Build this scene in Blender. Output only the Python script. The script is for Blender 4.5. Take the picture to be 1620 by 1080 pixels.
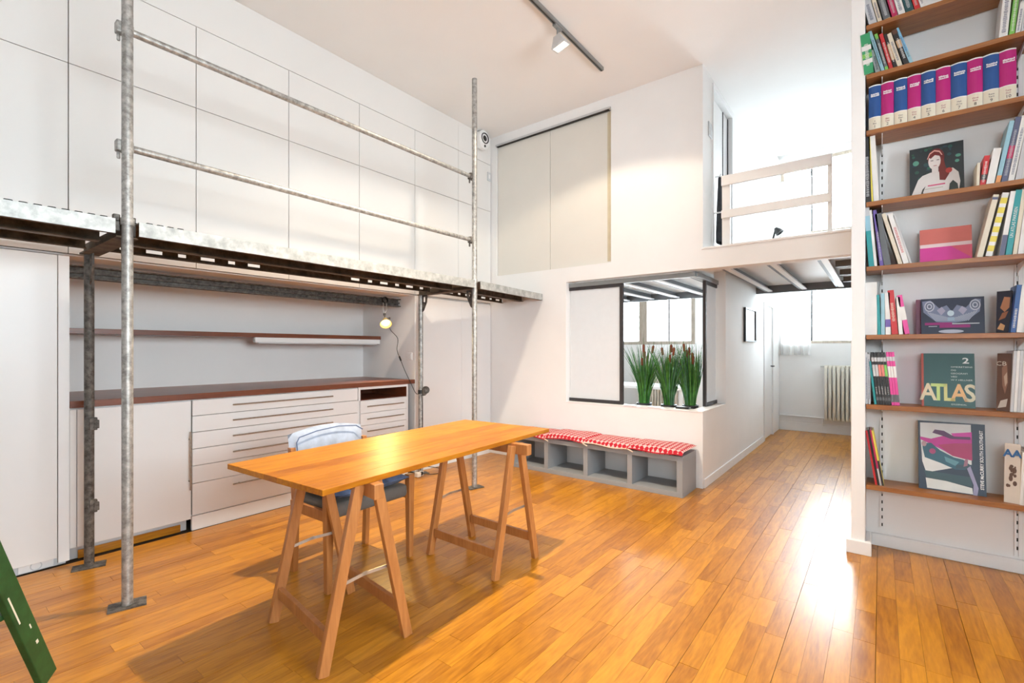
import bpy, bmesh, math, random
from mathutils import Vector, Matrix, Euler
random.seed(7)
D = bpy.data
SC = bpy.context.scene
COL = SC.collection
for o in list(D.objects): D.objects.remove(o)

# ------------------------------------------------------------------ camera
H, FPX, HY, YAW = 1.30, 755.0, 553.0, math.radians(37.68)
cam = D.cameras.new('camera'); camo = D.objects.new('camera', cam); COL.objects.link(camo)
camo.location = (0, 0, H); camo.rotation_euler = (math.pi/2, 0, YAW)
cam.sensor_width = 36.0; cam.lens = FPX/1620*36.0
cam.shift_x = 0.0; cam.shift_y = (HY-540.0)/1620.0
cam.clip_start = 0.05; cam.clip_end = 100
SC.camera = camo

# ------------------------------------------------------------------ world, daylight, exposure
w = D.worlds.new('sky'); SC.world = w; w.use_nodes = True
bg = w.node_tree.nodes['Background']; bg.inputs[0].default_value = (0.86, 0.94, 1.0, 1); bg.inputs[1].default_value = 22.0
SC.view_settings.view_transform = 'Standard'; SC.view_settings.look = 'None'
SC.view_settings.gamma = 1.0; SC.view_settings.use_curve_mapping = False
SC.view_settings.exposure = 0.42
CEIL = 3.97; XL = -3.905; YB = 4.62; YF = 8.87; XC = -1.315; XR = 2.6; YN = -2.6; XB = -4.82
def portal(name, loc, rot, sx, sy):
    l = D.lights.new(name, 'AREA'); l.shape = 'RECTANGLE'; l.size = sx; l.size_y = sy
    l.cycles.is_portal = True
    o = D.objects.new(name, l); COL.objects.link(o); o.location = loc; o.rotation_euler = rot
HP = math.pi/2
portal('daylight_portal', (1.25, YN-0.14, 2.1), (HP, 0, 0), 1.7, 1.2)
portal('daylight_portal', (XR+0.14, 0.9, 2.05), (HP, 0, HP), 2.6, 1.5)
portal('daylight_portal', (-0.73, YF+0.14, 2.2), (HP, 0, math.pi), 1.14, 1.6)
portal('daylight_portal', (-3.7, YF+0.14, 2.1), (HP, 0, math.pi), 2.1, 1.4)
portal('daylight_portal', (XB-0.16, 6.7, 1.8), (HP, 0, -HP), 2.0, 1.4)
portal('daylight_portal', (-0.73, YF+0.14, 3.75), (HP, 0, math.pi), 1.14, 1.2)

# ------------------------------------------------------------------ pixel -> place helpers (photograph is 1620x1080)
FV = Vector((-math.sin(YAW), math.cos(YAW), 0)); RV = Vector((math.cos(YAW), math.sin(YAW), 0))
def ray(u, v): return FV + RV*((u-810)/FPX) + Vector((0, 0, (HY-v)/FPX))
def onY(u, v, y): d = ray(u, v); return Vector((0, 0, H)) + d*(y/d.y)
def onX(u, v, x): d = ray(u, v); return Vector((0, 0, H)) + d*(x/d.x)
def onZ(u, v, z): d = ray(u, v); return Vector((0, 0, H)) + d*((z-H)/d.z)

# ------------------------------------------------------------------ materials
MATS = {}
def mat(name, col, rough=0.5, metal=0.0, var=0.06, scale=8.0, bump=0.0, bscale=60.0, spec=0.5, coat=0.0, stretch=(1, 1, 1), detail=4.0):
    if name in MATS: return MATS[name]
    m = D.materials.new(name); m.use_nodes = True; nt = m.node_tree; N = nt.nodes; L = nt.links
    b = N['Principled BSDF']; b.inputs['Roughness'].default_value = rough; b.inputs['Metallic'].default_value = metal
    b.inputs['Specular IOR Level'].default_value = spec; b.inputs['Coat Weight'].default_value = coat
    b.inputs['Coat Roughness'].default_value = 0.12
    tc = N.new('ShaderNodeTexCoord'); mp = N.new('ShaderNodeMapping'); mp.inputs['Scale'].default_value = stretch
    L.new(tc.outputs['Object'], mp.inputs['Vector'])
    nz = N.new('ShaderNodeTexNoise'); nz.inputs['Scale'].default_value = scale; nz.inputs['Detail'].default_value = detail
    L.new(mp.outputs[0], nz.inputs['Vector'])
    r = N.new('ShaderNodeValToRGB')
    r.color_ramp.elements[0].position = 0.3; r.color_ramp.elements[1].position = 0.7
    c0 = [max(0, c*(1-var)) for c in col]; c1 = [min(1, c*(1+var)) for c in col]
    r.color_ramp.elements[0].color = (*c0, 1); r.color_ramp.elements[1].color = (*c1, 1)
    L.new(nz.outputs['Fac'], r.inputs[0]); L.new(r.outputs[0], b.inputs['Base Color'])
    if bump > 0:
        n2 = N.new('ShaderNodeTexNoise'); n2.inputs['Scale'].default_value = bscale; L.new(mp.outputs[0], n2.inputs['Vector'])
        bp = N.new('ShaderNodeBump'); bp.inputs['Strength'].default_value = bump; bp.inputs['Distance'].default_value = 0.004
        L.new(n2.outputs['Fac'], bp.inputs['Height']); L.new(bp.outputs[0], b.inputs['Normal'])
    MATS[name] = m; return m

def wood(name, dark, light, rough=0.3, axis='Y', ring=14.0, per_piece=False, coat=0.25, fine=0.35, spec=0.5, pos='Object'):
    m = D.materials.new(name); m.use_nodes = True; nt = m.node_tree; N = nt.nodes; L = nt.links
    b = N['Principled BSDF']; b.inputs['Roughness'].default_value = rough; b.inputs['Coat Weight'].default_value = coat
    b.inputs['Coat Roughness'].default_value = 0.20; b.inputs['Specular IOR Level'].default_value = spec
    if per_piece:
        g = N.new('ShaderNodeNewGeometry'); oi = N.new('ShaderNodeObjectInfo')
        ad = N.new('ShaderNodeMath'); ad.operation = 'ADD'; L.new(g.outputs['Random Per Island'], ad.inputs[0]); L.new(oi.outputs['Random'], ad.inputs[1])
        fr = N.new('ShaderNodeMath'); fr.operation = 'FRACT'; L.new(ad.outputs[0], fr.inputs[0]); rnd = fr.outputs[0]
        src = g.outputs['Position']
    else:
        tc = N.new('ShaderNodeTexCoord'); src = tc.outputs['Object']; rnd = None
    mp = N.new('ShaderNodeMapping')
    s = {'X': (0.12, 1, 1), 'Y': (1, 0.12, 1), 'Z': (1, 1, 0.12)}[axis]
    mp.inputs['Scale'].default_value = s; L.new(src, mp.inputs['Vector'])
    vec = mp.outputs[0]
    if rnd is not None:
        mu = N.new('ShaderNodeMath'); mu.operation = 'MULTIPLY'; mu.inputs[1].default_value = 37.0; L.new(rnd, mu.inputs[0])
        va = N.new('ShaderNodeVectorMath'); va.operation = 'ADD'; L.new(vec, va.inputs[0]); L.new(mu.outputs[0], va.inputs[1]); vec = va.outputs[0]
    n1 = N.new('ShaderNodeTexNoise'); n1.inputs['Scale'].default_value = ring; n1.inputs['Detail'].default_value = 3; n1.inputs['Distortion'].default_value = 1.2
    L.new(vec, n1.inputs['Vector'])
    wv = N.new('ShaderNodeMath'); wv.operation = 'MULTIPLY'; wv.inputs[1].default_value = 26.0; L.new(n1.outputs['Fac'], wv.inputs[0])
    sn = N.new('ShaderNodeMath'); sn.operation = 'SINE'; L.new(wv.outputs[0], sn.inputs[0])
    n2 = N.new('ShaderNodeTexNoise'); n2.inputs['Scale'].default_value = ring*11; n2.inputs['Detail'].default_value = 5; L.new(vec, n2.inputs['Vector'])
    a1 = N.new('ShaderNodeMath'); a1.operation = 'MULTIPLY_ADD'; a1.inputs[1].default_value = 0.11; L.new(sn.outputs[0], a1.inputs[0])
    s2 = N.new('ShaderNodeMath'); s2.operation = 'MULTIPLY_ADD'; s2.inputs[1].default_value = fine*2; s2.inputs[2].default_value = 0.5-fine; L.new(n2.outputs['Fac'], s2.inputs[0])
    L.new(s2.outputs[0], a1.inputs[2])
    fac = a1.outputs[0]
    if rnd is not None:
        k = N.new('ShaderNodeMath'); k.operation = 'MULTIPLY_ADD'; k.inputs[1].default_value = 0.42; k.inputs[2].default_value = -0.21; L.new(rnd, k.inputs[0])
        a2 = N.new('ShaderNodeMath'); a2.operation = 'ADD'; L.new(fac, a2.inputs[0]); L.new(k.outputs[0], a2.inputs[1]); fac = a2.outputs[0]
        n3 = N.new('ShaderNodeTexNoise'); n3.inputs['Scale'].default_value = 1.7; n3.inputs['Detail'].default_value = 3; L.new(src, n3.inputs['Vector'])
        a3 = N.new('ShaderNodeMath'); a3.operation = 'MULTIPLY_ADD'; a3.inputs[1].default_value = 0.35; L.new(n3.outputs['Fac'], a3.inputs[0])
        a4 = N.new('ShaderNodeMath'); a4.operation = 'ADD'; a4.inputs[1].default_value = -0.175; L.new(fac, a4.inputs[0]); L.new(a4.outputs[0], a3.inputs[2]); fac = a3.outputs[0]
    r = N.new('ShaderNodeValToRGB'); r.color_ramp.elements[0].position = 0.08; r.color_ramp.elements[1].position = 0.92
    r.color_ramp.elements[0].color = (*dark, 1); r.color_ramp.elements[1].color = (*light, 1)
    L.new(fac, r.inputs[0]); L.new(r.outputs[0], b.inputs['Base Color'])
    bp = N.new('ShaderNodeBump'); bp.inputs['Strength'].default_value = 0.12; bp.inputs['Distance'].default_value = 0.002
    L.new(n2.outputs['Fac'], bp.inputs['Height']); L.new(bp.outputs[0], b.inputs['Normal'])
    MATS[name] = m; return m

def emit(name, col, strength):
    m = D.materials.new(name); m.use_nodes = True; nt = m.node_tree
    b = nt.nodes['Principled BSDF']; b.inputs['Base Color'].default_value = (*col, 1)
    b.inputs['Emission Color'].default_value = (*col, 1); b.inputs['Emission Strength'].default_value = strength
    MATS[name] = m; return m

def sheet(name, col, trans=0.45, rough=0.7):
    m = D.materials.new(name); m.use_nodes = True; nt = m.node_tree; N = nt.nodes; L = nt.links
    N.remove(N['Principled BSDF']); o = N['Material Output']
    tc = N.new('ShaderNodeTexCoord'); nz = N.new('ShaderNodeTexNoise'); nz.inputs['Scale'].default_value = 14; L.new(tc.outputs['Object'], nz.inputs['Vector'])
    r = N.new('ShaderNodeValToRGB'); r.color_ramp.elements[0].color = (*[c*0.95 for c in col], 1); r.color_ramp.elements[1].color = (*col, 1); L.new(nz.outputs['Fac'], r.inputs[0])
    d = N.new('ShaderNodeBsdfDiffuse'); t = N.new('ShaderNodeBsdfTranslucent'); x = N.new('ShaderNodeMixShader'); x.inputs[0].default_value = trans
    L.new(r.outputs[0], d.inputs[0]); L.new(r.outputs[0], t.inputs[0]); L.new(d.outputs[0], x.inputs[1]); L.new(t.outputs[0], x.inputs[2])
    g = N.new('ShaderNodeBsdfGlossy'); g.inputs['Roughness'].default_value = rough*0.5
    y = N.new('ShaderNodeMixShader'); y.inputs[0].default_value = 0.05; L.new(x.outputs[0], y.inputs[1]); L.new(g.outputs[0], y.inputs[2]); L.new(y.outputs[0], o.inputs[0])
    MATS[name] = m; return m

def glass(name):
    m = D.materials.new(name); m.use_nodes = True; nt = m.node_tree; N = nt.nodes; L = nt.links
    N.remove(N['Principled BSDF']); o = N['Material Output']
    t = N.new('ShaderNodeBsdfTransparent'); t.inputs[0].default_value = (0.96, 0.98, 0.98, 1); g = N.new('ShaderNodeBsdfGlossy'); g.inputs['Roughness'].default_value = 0.02
    f = N.new('ShaderNodeFresnel'); f.inputs[0].default_value = 1.45
    x = N.new('ShaderNodeMixShader'); L.new(f.outputs[0], x.inputs[0]); L.new(t.outputs[0], x.inputs[1]); L.new(g.outputs[0], x.inputs[2]); L.new(x.outputs[0], o.inputs[0])
    MATS[name] = m; return m

def galv(name, c0, c1, rough=0.5, metal=0.75, sc=30):
    m = D.materials.new(name); m.use_nodes = True; nt = m.node_tree; N = nt.nodes; L = nt.links
    b = N['Principled BSDF']; b.inputs['Roughness'].default_value = rough; b.inputs['Metallic'].default_value = metal
    tc = N.new('ShaderNodeTexCoord')
    v = N.new('ShaderNodeTexNoise'); v.inputs['Scale'].default_value = sc; v.inputs['Detail'].default_value = 8; v.inputs['Roughness'].default_value = 0.7
    L.new(tc.outputs['Object'], v.inputs['Vector'])
    r = N.new('ShaderNodeValToRGB'); e = r.color_ramp.elements; e[0].position = 0.36; e[1].position = 0.66
    e[0].color = (*c0, 1); e[1].color = (*c1, 1); L.new(v.outputs['Fac'], r.inputs[0]); L.new(r.outputs[0], b.inputs['Base Color'])
    bp = N.new('ShaderNodeBump'); bp.inputs['Strength'].default_value = 0.15; bp.inputs['Distance'].default_value = 0.002
    L.new(v.outputs['Fac'], bp.inputs['Height']); L.new(bp.outputs[0], b.inputs['Normal'])
    MATS[name] = m; return m

WALL = mat('white_plaster', (0.86, 0.85, 0.84), 0.75, var=0.015, scale=3, bump=0.05, bscale=90)
CEILM = mat('ceiling_paint', (0.89, 0.88, 0.87), 0.85, var=0.012, scale=2)
PANEL = mat('white_lacquer_panel', (0.80, 0.79, 0.775), 0.30, var=0.01, scale=2, spec=0.5)
CAB = mat('white_melamine', (0.82, 0.815, 0.81), 0.35, var=0.012, scale=3)
BEIGE = mat('cream_sliding_panel', (0.74, 0.71, 0.65), 0.45, var=0.015, scale=3)
GAP = mat('dark_gap', (0.03, 0.028, 0.026), 0.8)
WHITE = mat('white_paint', (0.85, 0.85, 0.85), 0.45, var=0.015)
GREYW = mat('pale_grey_paint', (0.62, 0.64, 0.66), 0.5, var=0.03)
SUBF = mat('subfloor_dark', (0.05, 0.028, 0.014), 0.9)
OAK = wood('oak_strip_parquet', (0.27, 0.085, 0.005), (0.62, 0.262, 0.019), 0.30, 'Y', 9.0, True, coat=0.15, spec=0.4)
PINE = wood('varnished_pine_table', (0.31, 0.082, 0.003), (0.60, 0.24, 0.012), 0.40, 'Y', 7.0, True, coat=0.0, fine=0.42, spec=0.3)
BEECH = wood('stained_beech', (0.33, 0.115, 0.028), (0.56, 0.235, 0.07), 0.4, 'Z', 9.0, False, coat=0.1)
MAHOG = wood('red_brown_worktop', (0.10, 0.026, 0.011), (0.24, 0.065, 0.025), 0.35, 'Y', 8.0, False, coat=0.1)
TEAK = wood('teak_shelf', (0.20, 0.065, 0.016), (0.42, 0.165, 0.042), 0.42, 'X', 9.0, False, coat=0.05)
OLDW = wood('weathered_window_wood', (0.30, 0.24, 0.18), (0.55, 0.47, 0.39), 0.6, 'Z', 9.0, False, coat=0.0)
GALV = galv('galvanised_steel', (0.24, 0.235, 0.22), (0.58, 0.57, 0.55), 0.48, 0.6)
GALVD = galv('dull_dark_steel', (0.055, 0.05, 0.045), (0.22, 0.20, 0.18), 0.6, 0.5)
PLANKM = galv('galvanised_deck', (0.34, 0.35, 0.34), (0.62, 0.63, 0.61), 0.5, 0.5, 14)
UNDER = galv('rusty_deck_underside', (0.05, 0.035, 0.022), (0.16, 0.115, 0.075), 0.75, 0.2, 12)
BRUSH = galv('brushed_handle', (0.30, 0.26, 0.22), (0.42, 0.37, 0.32), 0.4, 0.8, 60)
BLACK = mat('black_plastic', (0.015, 0.015, 0.016), 0.45)
RUB = mat('black_rubber', (0.012, 0.011, 0.011), 0.8)
DKFR = mat('dark_steel_frame', (0.045, 0.04, 0.042), 0.5, 0.2)
BEAMG = mat('dark_grey_beam', (0.15, 0.157, 0.17), 0.5)
GREYB = mat('grey_bench_board', (0.30, 0.31, 0.32), 0.5, var=0.03)
GREYD = mat('dark_grey_bench_inside', (0.23, 0.25, 0.27), 0.55, var=0.03)
FROST = sheet('frosted_acrylic', (0.86, 0.87, 0.88), 0.35)
VOILE = sheet('white_voile', (0.90, 0.90, 0.89), 0.62)
GLASS = glass('window_glass')
RADM = mat('cream_radiator_enamel', (0.78, 0.74, 0.64), 0.35)
GREEN = galv('worn_green_paint', (0.010, 0.055, 0.014), (0.022, 0.105, 0.028), 0.5, 0.0, 9)
PAINTDRIP = mat('cream_paint_drip', (0.75, 0.72, 0.6), 0.5)
DENIM = mat('denim_blue', (0.11, 0.17, 0.30), 0.85, var=0.5, scale=14, bump=0.3, bscale=260)
DENIML = mat('faded_denim', (0.36, 0.41, 0.50), 0.85, var=0.18, scale=16, bump=0.3, bscale=260)
DENIMS = mat('denim_seam', (0.10, 0.14, 0.24), 0.85)
SEATG = mat('grey_upholstery', (0.13, 0.115, 0.10), 0.9, var=0.15, bump=0.3, bscale=300)
CHROME = mat('zinc_stay', (0.55, 0.55, 0.53), 0.35, 0.8)
ALU = mat('aluminium_track', (0.30, 0.31, 0.31), 0.4, 0.7)
ALUL = mat('light_aluminium', (0.62, 0.63, 0.64), 0.4, 0.5)

# ------------------------------------------------------------------ mesh builder
class MB:
    def __init__(s): s.v = []; s.f = []; s.m = []
    def add(s, vs, fs, mi=0):
        b = len(s.v); s.v += [tuple(p) for p in vs]
        for f in fs: s.f.append(tuple(b+i for i in f)); s.m.append(mi)
        return s
    def box(s, x0, x1, y0, y1, z0, z1, mi=0):
        return s.add([(x0,y0,z0),(x1,y0,z0),(x1,y1,z0),(x0,y1,z0),(x0,y0,z1),(x1,y0,z1),(x1,y1,z1),(x0,y1,z1)],
                     [(0,3,2,1),(4,5,6,7),(0,1,5,4),(1,2,6,5),(2,3,7,6),(3,0,4,7)], mi)
    def hexa(s, b4, t4, mi=0):
        return s.add(list(b4)+list(t4), [(0,3,2,1),(4,5,6,7),(0,1,5,4),(1,2,6,5),(2,3,7,6),(3,0,4,7)], mi)
    def bar(s, p0, p1, w, t, up=(0,0,1), mi=0):
        p0, p1 = Vector(p0), Vector(p1); d = (p1-p0).normalized(); a = d.cross(Vector(up))
        if a.length < 1e-5: a = d.cross(Vector((1,0,0)))
        a.normalize(); b = a.cross(d).normalized()
        def ring(p): return [p-a*w/2-b*t/2, p+a*w/2-b*t/2, p+a*w/2+b*t/2, p-a*w/2+b*t/2]
        return s.hexa(ring(p0), ring(p1), mi)
    def tube(s, path, r, n=12, mi=0, caps=True):
        P = [Vector(p) for p in path]; R = r if isinstance(r, (list, tuple)) else [r]*len(P)
        prev = None; rings = []; base = len(s.v)
        for i, p in enumerate(P):
            d = (P[min(i+1, len(P)-1)]-P[max(i-1, 0)]).normalized()
            if prev is None:
                a = d.cross(Vector((0,0,1)))
                if a.length < 1e-4: a = Vector((1,0,0))
            else: a = prev-d*prev.dot(d)
            a.normalize(); prev = a; b = d.cross(a)
            rings.append(len(s.v))
            for k in range(n):
                t = 2*math.pi*k/n; s.v.append(tuple(p+a*math.cos(t)*R[i]+b*math.sin(t)*R[i]))
        for i in range(len(P)-1):
            for k in range(n):
                k2 = (k+1) % n; s.f.append((rings[i]+k, rings[i]+k2, rings[i+1]+k2, rings[i+1]+k)); s.m.append(mi)
        if caps:
            s.f.append(tuple(rings[0]+k for k in reversed(range(n)))); s.m.append(mi)
            s.f.append(tuple(rings[-1]+k for k in range(n))); s.m.append(mi)
        return s
    def prism(s, poly, axis, a0, a1, mi=0):
        n = len(poly); vs = []
        for a in (a0, a1):
            for p, q in poly:
                vs.append({'x': (a, p, q), 'y': (p, a, q), 'z': (p, q, a)}[axis])
        return s.add(vs, [tuple(range(n)), tuple(reversed(range(n, 2*n)))]+[(i, i+n, (i+1) % n+n, (i+1) % n) for i in range(n)], mi)
    def grid(s, fn, nu, nv, mi=0):
        b = len(s.v)
        for j in range(nv+1):
            for i in range(nu+1): s.v.append(tuple(fn(i/nu, j/nv)))
        for j in range(nv):
            for i in range(nu):
                k = b+j*(nu+1)+i; s.f.append((k, k+1, k+nu+2, k+nu+1)); s.m.append(mi)
        return s
    def lathe(s, prof, c, axis, n=24, mi=0):
        c = Vector(c); ax = Vector(axis).normalized(); a = ax.cross(Vector((0,0,1)))
        if a.length < 1e-4: a = Vector((1,0,0))
        a.normalize(); b = ax.cross(a); base = len(s.v)
        for (r, h) in prof:
            for k in range(n):
                t = 2*math.pi*k/n; s.v.append(tuple(c+ax*h+a*math.cos(t)*r+b*math.sin(t)*r))
        for i in range(len(prof)-1):
            for k in range(n):
                k2 = (k+1) % n; q = base+i*n; s.f.append((q+k, q+k2, q+n+k2, q+n+k)); s.m.append(mi)
        return s
    def disc(s, c, r, axis, h, n=24, mi=0):
        return s.lathe([(0.0001, 0), (r, 0), (r, h), (0.0001, h)], c, axis, n, mi)
    def build(s, name, mats, parent=None, bevel=0.0, smooth=False, seg=2, fix=True):
        off = Vector((0,0,0))
        if parent is None:
            xs = [v[0] for v in s.v]; ys = [v[1] for v in s.v]; zs = [v[2] for v in s.v]
            off = Vector(((min(xs)+max(xs))/2, (min(ys)+max(ys))/2, min(zs)))
        else:
            r = parent
            while r.parent: r = r.parent
            if r.name not in LOCAL: off = Vector(ROOT.get(r.name, (0,0,0)))
        me = D.meshes.new(name); me.from_pydata([tuple(Vector(v)-off) for v in s.v], [], s.f)
        mats = mats if isinstance(mats, (list, tuple)) else [mats]
        for m in mats: me.materials.append(m)
        for p, i in zip(me.polygons, s.m): p.material_index = i
        if fix or bevel > 0:
            bm = bmesh.new(); bm.from_mesh(me)
            if fix: bmesh.ops.recalc_face_normals(bm, faces=bm.faces)
            if bevel > 0:
                es = [e for e in bm.edges if len(e.link_faces) == 2 and e.calc_face_angle(0) > 0.6]
                bmesh.ops.bevel(bm, geom=es, offset=bevel, segments=seg, profile=0.5, affect='EDGES', clamp_overlap=True)
            bm.to_mesh(me); bm.free()
        if smooth:
            for p in me.polygons: p.use_smooth = True
            try: me.set_sharp_from_angle(angle=math.radians(42))
            except Exception: pass
        me.update()
        o = D.objects.new(name, me); COL.objects.link(o)
        if parent is None: o.location = off; ROOT[o.name] = tuple(off)
        else: o.parent = parent
        return o
ROOT = {}; LOCAL = set()
def box(*a): return MB().box(*a)
def thing(name, label, cat, loc=(0,0,0), rot=(0,0,0), group=None, local=False):
    o = D.objects.new(name, None); COL.objects.link(o); o.location = loc; o.rotation_euler = rot; o.empty_display_size = 0.1
    ROOT[o.name] = tuple(loc)
    if local: LOCAL.add(o.name)
    return tag(o, label, cat, group)
def tag(o, label, cat, group=None):
    o['label'] = label; o['category'] = cat
    if group: o['group'] = group
    return o
def struct(o, label=None):
    o['kind'] = 'structure'
    if label: o['label'] = label
    return o
def text(s, size, m, parent, mtx, name='lettering', ext=0.0004, align='CENTER', sx=1.0, bold=0.0):
    c = D.curves.new('lettering', 'FONT'); c.body = s; c.size = size; c.extrude = ext; c.align_x = align; c.align_y = 'CENTER'
    c.offset = bold; c.resolution_u = 3
    t = D.objects.new('tmp_text', c); COL.objects.link(t)
    bpy.context.view_layer.update()
    me = D.meshes.new_from_object(t.evaluated_get(bpy.context.evaluated_depsgraph_get()))
    D.objects.remove(t); D.curves.remove(c)
    me.materials.clear(); me.materials.append(m); me.transform(mtx @ Matrix.Diagonal((sx, 1, 1, 1)))
    o = D.objects.new(name, me); COL.objects.link(o); o.parent = parent
    return o

# ================================================================== THE SETTING
# ---- floor: sub-floor slab, oak strips on it
fl = struct(box(-5.2, XR, YN, YF+0.1, -0.08, -0.012).build('floor', SUBF), 'oak strip parquet floor')
ROOT['floor'] = (0,0,0); fl.data.transform(Matrix.Translation(fl.location)); fl.location = (0,0,0)
SW = 0.081
planks = []
x = XL+0.0; k = 0
while x < XR-0.01:
    y = -0.6 - random.random()*0.5
    g = 0.0034 if k % 4 == 0 else 0.0009
    x1 = min(x+SW, XR)
    while y < YF:
        ln = random.choice((0.30, 0.42, 0.55, 0.7, 0.85, 1.05))*random.uniform(0.9, 1.1)
        y1 = min(y+ln, YF)
        planks.append((x+g/2, x1-0.0004, y+0.0006, y1-0.0006, random.uniform(-0.0006, 0.0003)))
        y = y1
    x = x1; k += 1
def seen(p):
    cx, cy = (p[0]+p[1])/2, (p[2]+p[3])/2
    d = FV.dot(Vector((cx, cy, 0)))
    if d < 0.3: return -1
    u = 810+FPX*RV.dot(Vector((cx, cy, 0)))/d; v = HY+FPX*H/d
    if u < -60 or u > 1680 or v > 1130: return -1
    if cy > 4.0 and cx > -0.15: return -1
    if cy > YB and cx < XC: return -1
    return (p[1]-p[0])*(p[3]-p[2])/d**3
planks.sort(key=lambda p: -seen(p))
for i, p in enumerate(planks[:300]):
    MB().box(p[0], p[1], p[2], p[3], -0.0118, p[4]).build('plank', OAK, fl, fix=False)
rest = MB()
for p in planks[300:]:
    if p[2] > 4.05 and p[0] > -0.05: continue
    rest.box(p[0], p[1], p[2], p[3], -0.0118, p[4])
ro = rest.build('plank', OAK, fl, fix=False); ro['kind'] = 'stuff'

# ---- ceiling (flat over the room and the front of the loft, rising to the window wall behind)
mb = MB().box(-5.2, XR+0.2, YN-0.2, 6.6, CEIL, CEIL+0.15)
mb.hexa([(-5.2, 6.6, CEIL), (0.2, 6.6, CEIL), (0.2, YF+0.2, 4.5), (-5.2, YF+0.2, 4.5)], [(-5.2, 6.6, CEIL+.15), (0.2, 6.6, CEIL+.15), (0.2, YF+0.2, 4.65), (-5.2, YF+0.2, 4.65)])
struct(mb.build('ceiling', CEILM), 'white painted ceiling')

# ---- left wall with niche
mb = MB()
mb.box(XB-0.15, XB, YN, 5.7, 0, 4.7).box(XB-0.15, XB, 7.7, YF+0.2, 0, 4.7).box(XB-0.15, XB, 5.7, 7.7, 0, 1.1).box(XB-0.15, XB, 5.7, 7.7, 2.5, 4.7)                              # masonry behind
mb.box(XB, XL-0.022, YN, YB, 1.875, 1.92)                              # niche ceiling
mb.box(XL-0.06, XL-0.022, YN, YB, 1.92, CEIL)                          # carcass behind the panels
mb.box(XB, XL, 3.372, 3.43, 0, 1.875)                                  # cheek between niche and closet
mb.box(XB, XL-0.06, 0.60, 0.652, 0, 1.875)                             # other cheek
struct(mb.build('wall_left', WALL), 'white left wall with a deep niche over the worktop')
# ---- back wall (with interior window), beam, parapet
mb = MB()
T = 0.14
mb.box(XL-0.05, -2.80, YB, YB+T, 0, 2.06)
mb.box(-2.80, XC, YB, YB+T, 0, 0.712)
mb.box(XC-0.12, XC, YB+T, 5.45, 0, 0.712)
mb.box(XL-0.05, XC, YB, YB+T, 2.06, 2.222)
mb.box(XC, -0.15, YB, YB+0.10, 2.056, 2.237)
mb.box(XL-0.05, -3.815, YB, YB+T, 2.222, CEIL)
mb.box(-2.25, XC, YB, YB+T, 2.222, CEIL)
mb.box(-3.815, -2.25, YB, YB+T, 3.86, CEIL)
mb.box(-3.815, -2.25, YB+0.06, YB+T, 2.222, 3.86)
struct(mb.build('wall_back', WALL), 'white back wall with an interior window and loft beam')
# ---- corridor / studio partition with door openings, loft wall above
mb = MB()
mb.box(XC-0.12, XC, 5.45, 7.55, 0, 2.14)
mb.box(XC-0.12, XC, 8.30, YF, 0, 2.14)
mb.box(XC-0.12, XC, 7.55, 8.30, 1.98, 2.14)
mb.box(XC-0.12, XC, YB+T, 4.96, 2.237, CEIL)
mb.box(XC-0.12, XC, 5.73, YF, 2.237, 4.4)
mb.box(XC-0.12, XC, 4.96, 5.73, 3.90, CEIL)
struct(mb.build('wall_corridor', WALL), 'white corridor wall running back to the window')
# ---- far window wall
mb = MB()
for x0, x1, gaps in ((-5.2, -4.75, ()), (-4.75, -2.66, ((1.40, 2.80),)), (-2.66, -1.30, ()), (-1.30, -0.16, ((1.40, 3.0), (3.15, 4.35))), (-0.16, 0.2, ())):
    z = 0
    for a, b in gaps: mb.box(x0, x1, YF, YF+0.2, z, a); z = b
    mb.box(x0, x1, YF, YF+0.2, z, 4.75)
struct(mb.build('wall_far', WALL), 'white window wall at the far end')
# ---- partition ending in the pillar, bookshelf wall, unseen walls around the camera
struct(box(-0.15, -0.077, 3.77, YF, 0, 4.7).build('wall_pillar', WALL, bevel=0.004), 'white partition end beside the bookshelf')
struct(box(-0.077, XR, 4.02, 4.2, 0, CEIL).build('wall_shelf_side', WALL), 'white wall behind the bookshelf')
struct(MB().box(XR, XR+0.2, YN-0.2, -0.4, 0, CEIL).box(XR, XR+0.2, 2.2, 4.2, 0, CEIL).box(XR, XR+0.2, -0.4, 2.2, 0, 1.3).box(XR, XR+0.2, -0.4, 2.2, 2.8, CEIL).build('wall_right', WALL), 'white right wall with a large added window')
mb = MB()
mb.box(-5.2, 0.4, YN-0.2, YN, 0, CEIL); mb.box(2.1, XR, YN-0.2, YN, 0, CEIL); mb.box(0.4, 2.1, YN-0.2, YN, 0, 1.5); mb.box(0.4, 2.1, YN-0.2, YN, 2.7, CEIL)
struct(mb.build('wall_front', WALL), 'white wall behind the camera with a window')
# ---- baseboards
struct(MB().box(-0.176, -0.045, 3.745, 3.77, 0, 0.085).box(-0.176, -0.15, 3.77, 5.2, 0, 0.085).box(-0.077, -0.048, 3.77, 3.99, 0, 0.085).build('baseboard_pillar', WHITE, bevel=0.004), 'white baseboard round the pillar')
struct(box(-0.048, XR, 3.99, 4.02, 0, 0.078).build('baseboard_bookshelf', WHITE, bevel=0.004), 'white baseboard under the bookshelf')
struct(box(XC, XC+0.014, YB+0.02, 7.50, 0, 0.085).build('baseboard_corridor', WHITE, bevel=0.003), 'white baseboard along the corridor wall')
struct(box(XL, -3.30, YB-0.014, YB, 0, 0.085).build('baseboard_back', WHITE, bevel=0.003), 'white baseboard on the back wall')
mb = MB().box(-1.30, -0.16, YF-0.02, YF, 0, 0.135); mb.box(-1.30, -0.16, YF-0.012, YF, 0.15, 0.235)
struct(mb.build('baseboard_far', WHITE, bevel=0.003), 'tall white baseboard under the far window')
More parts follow.
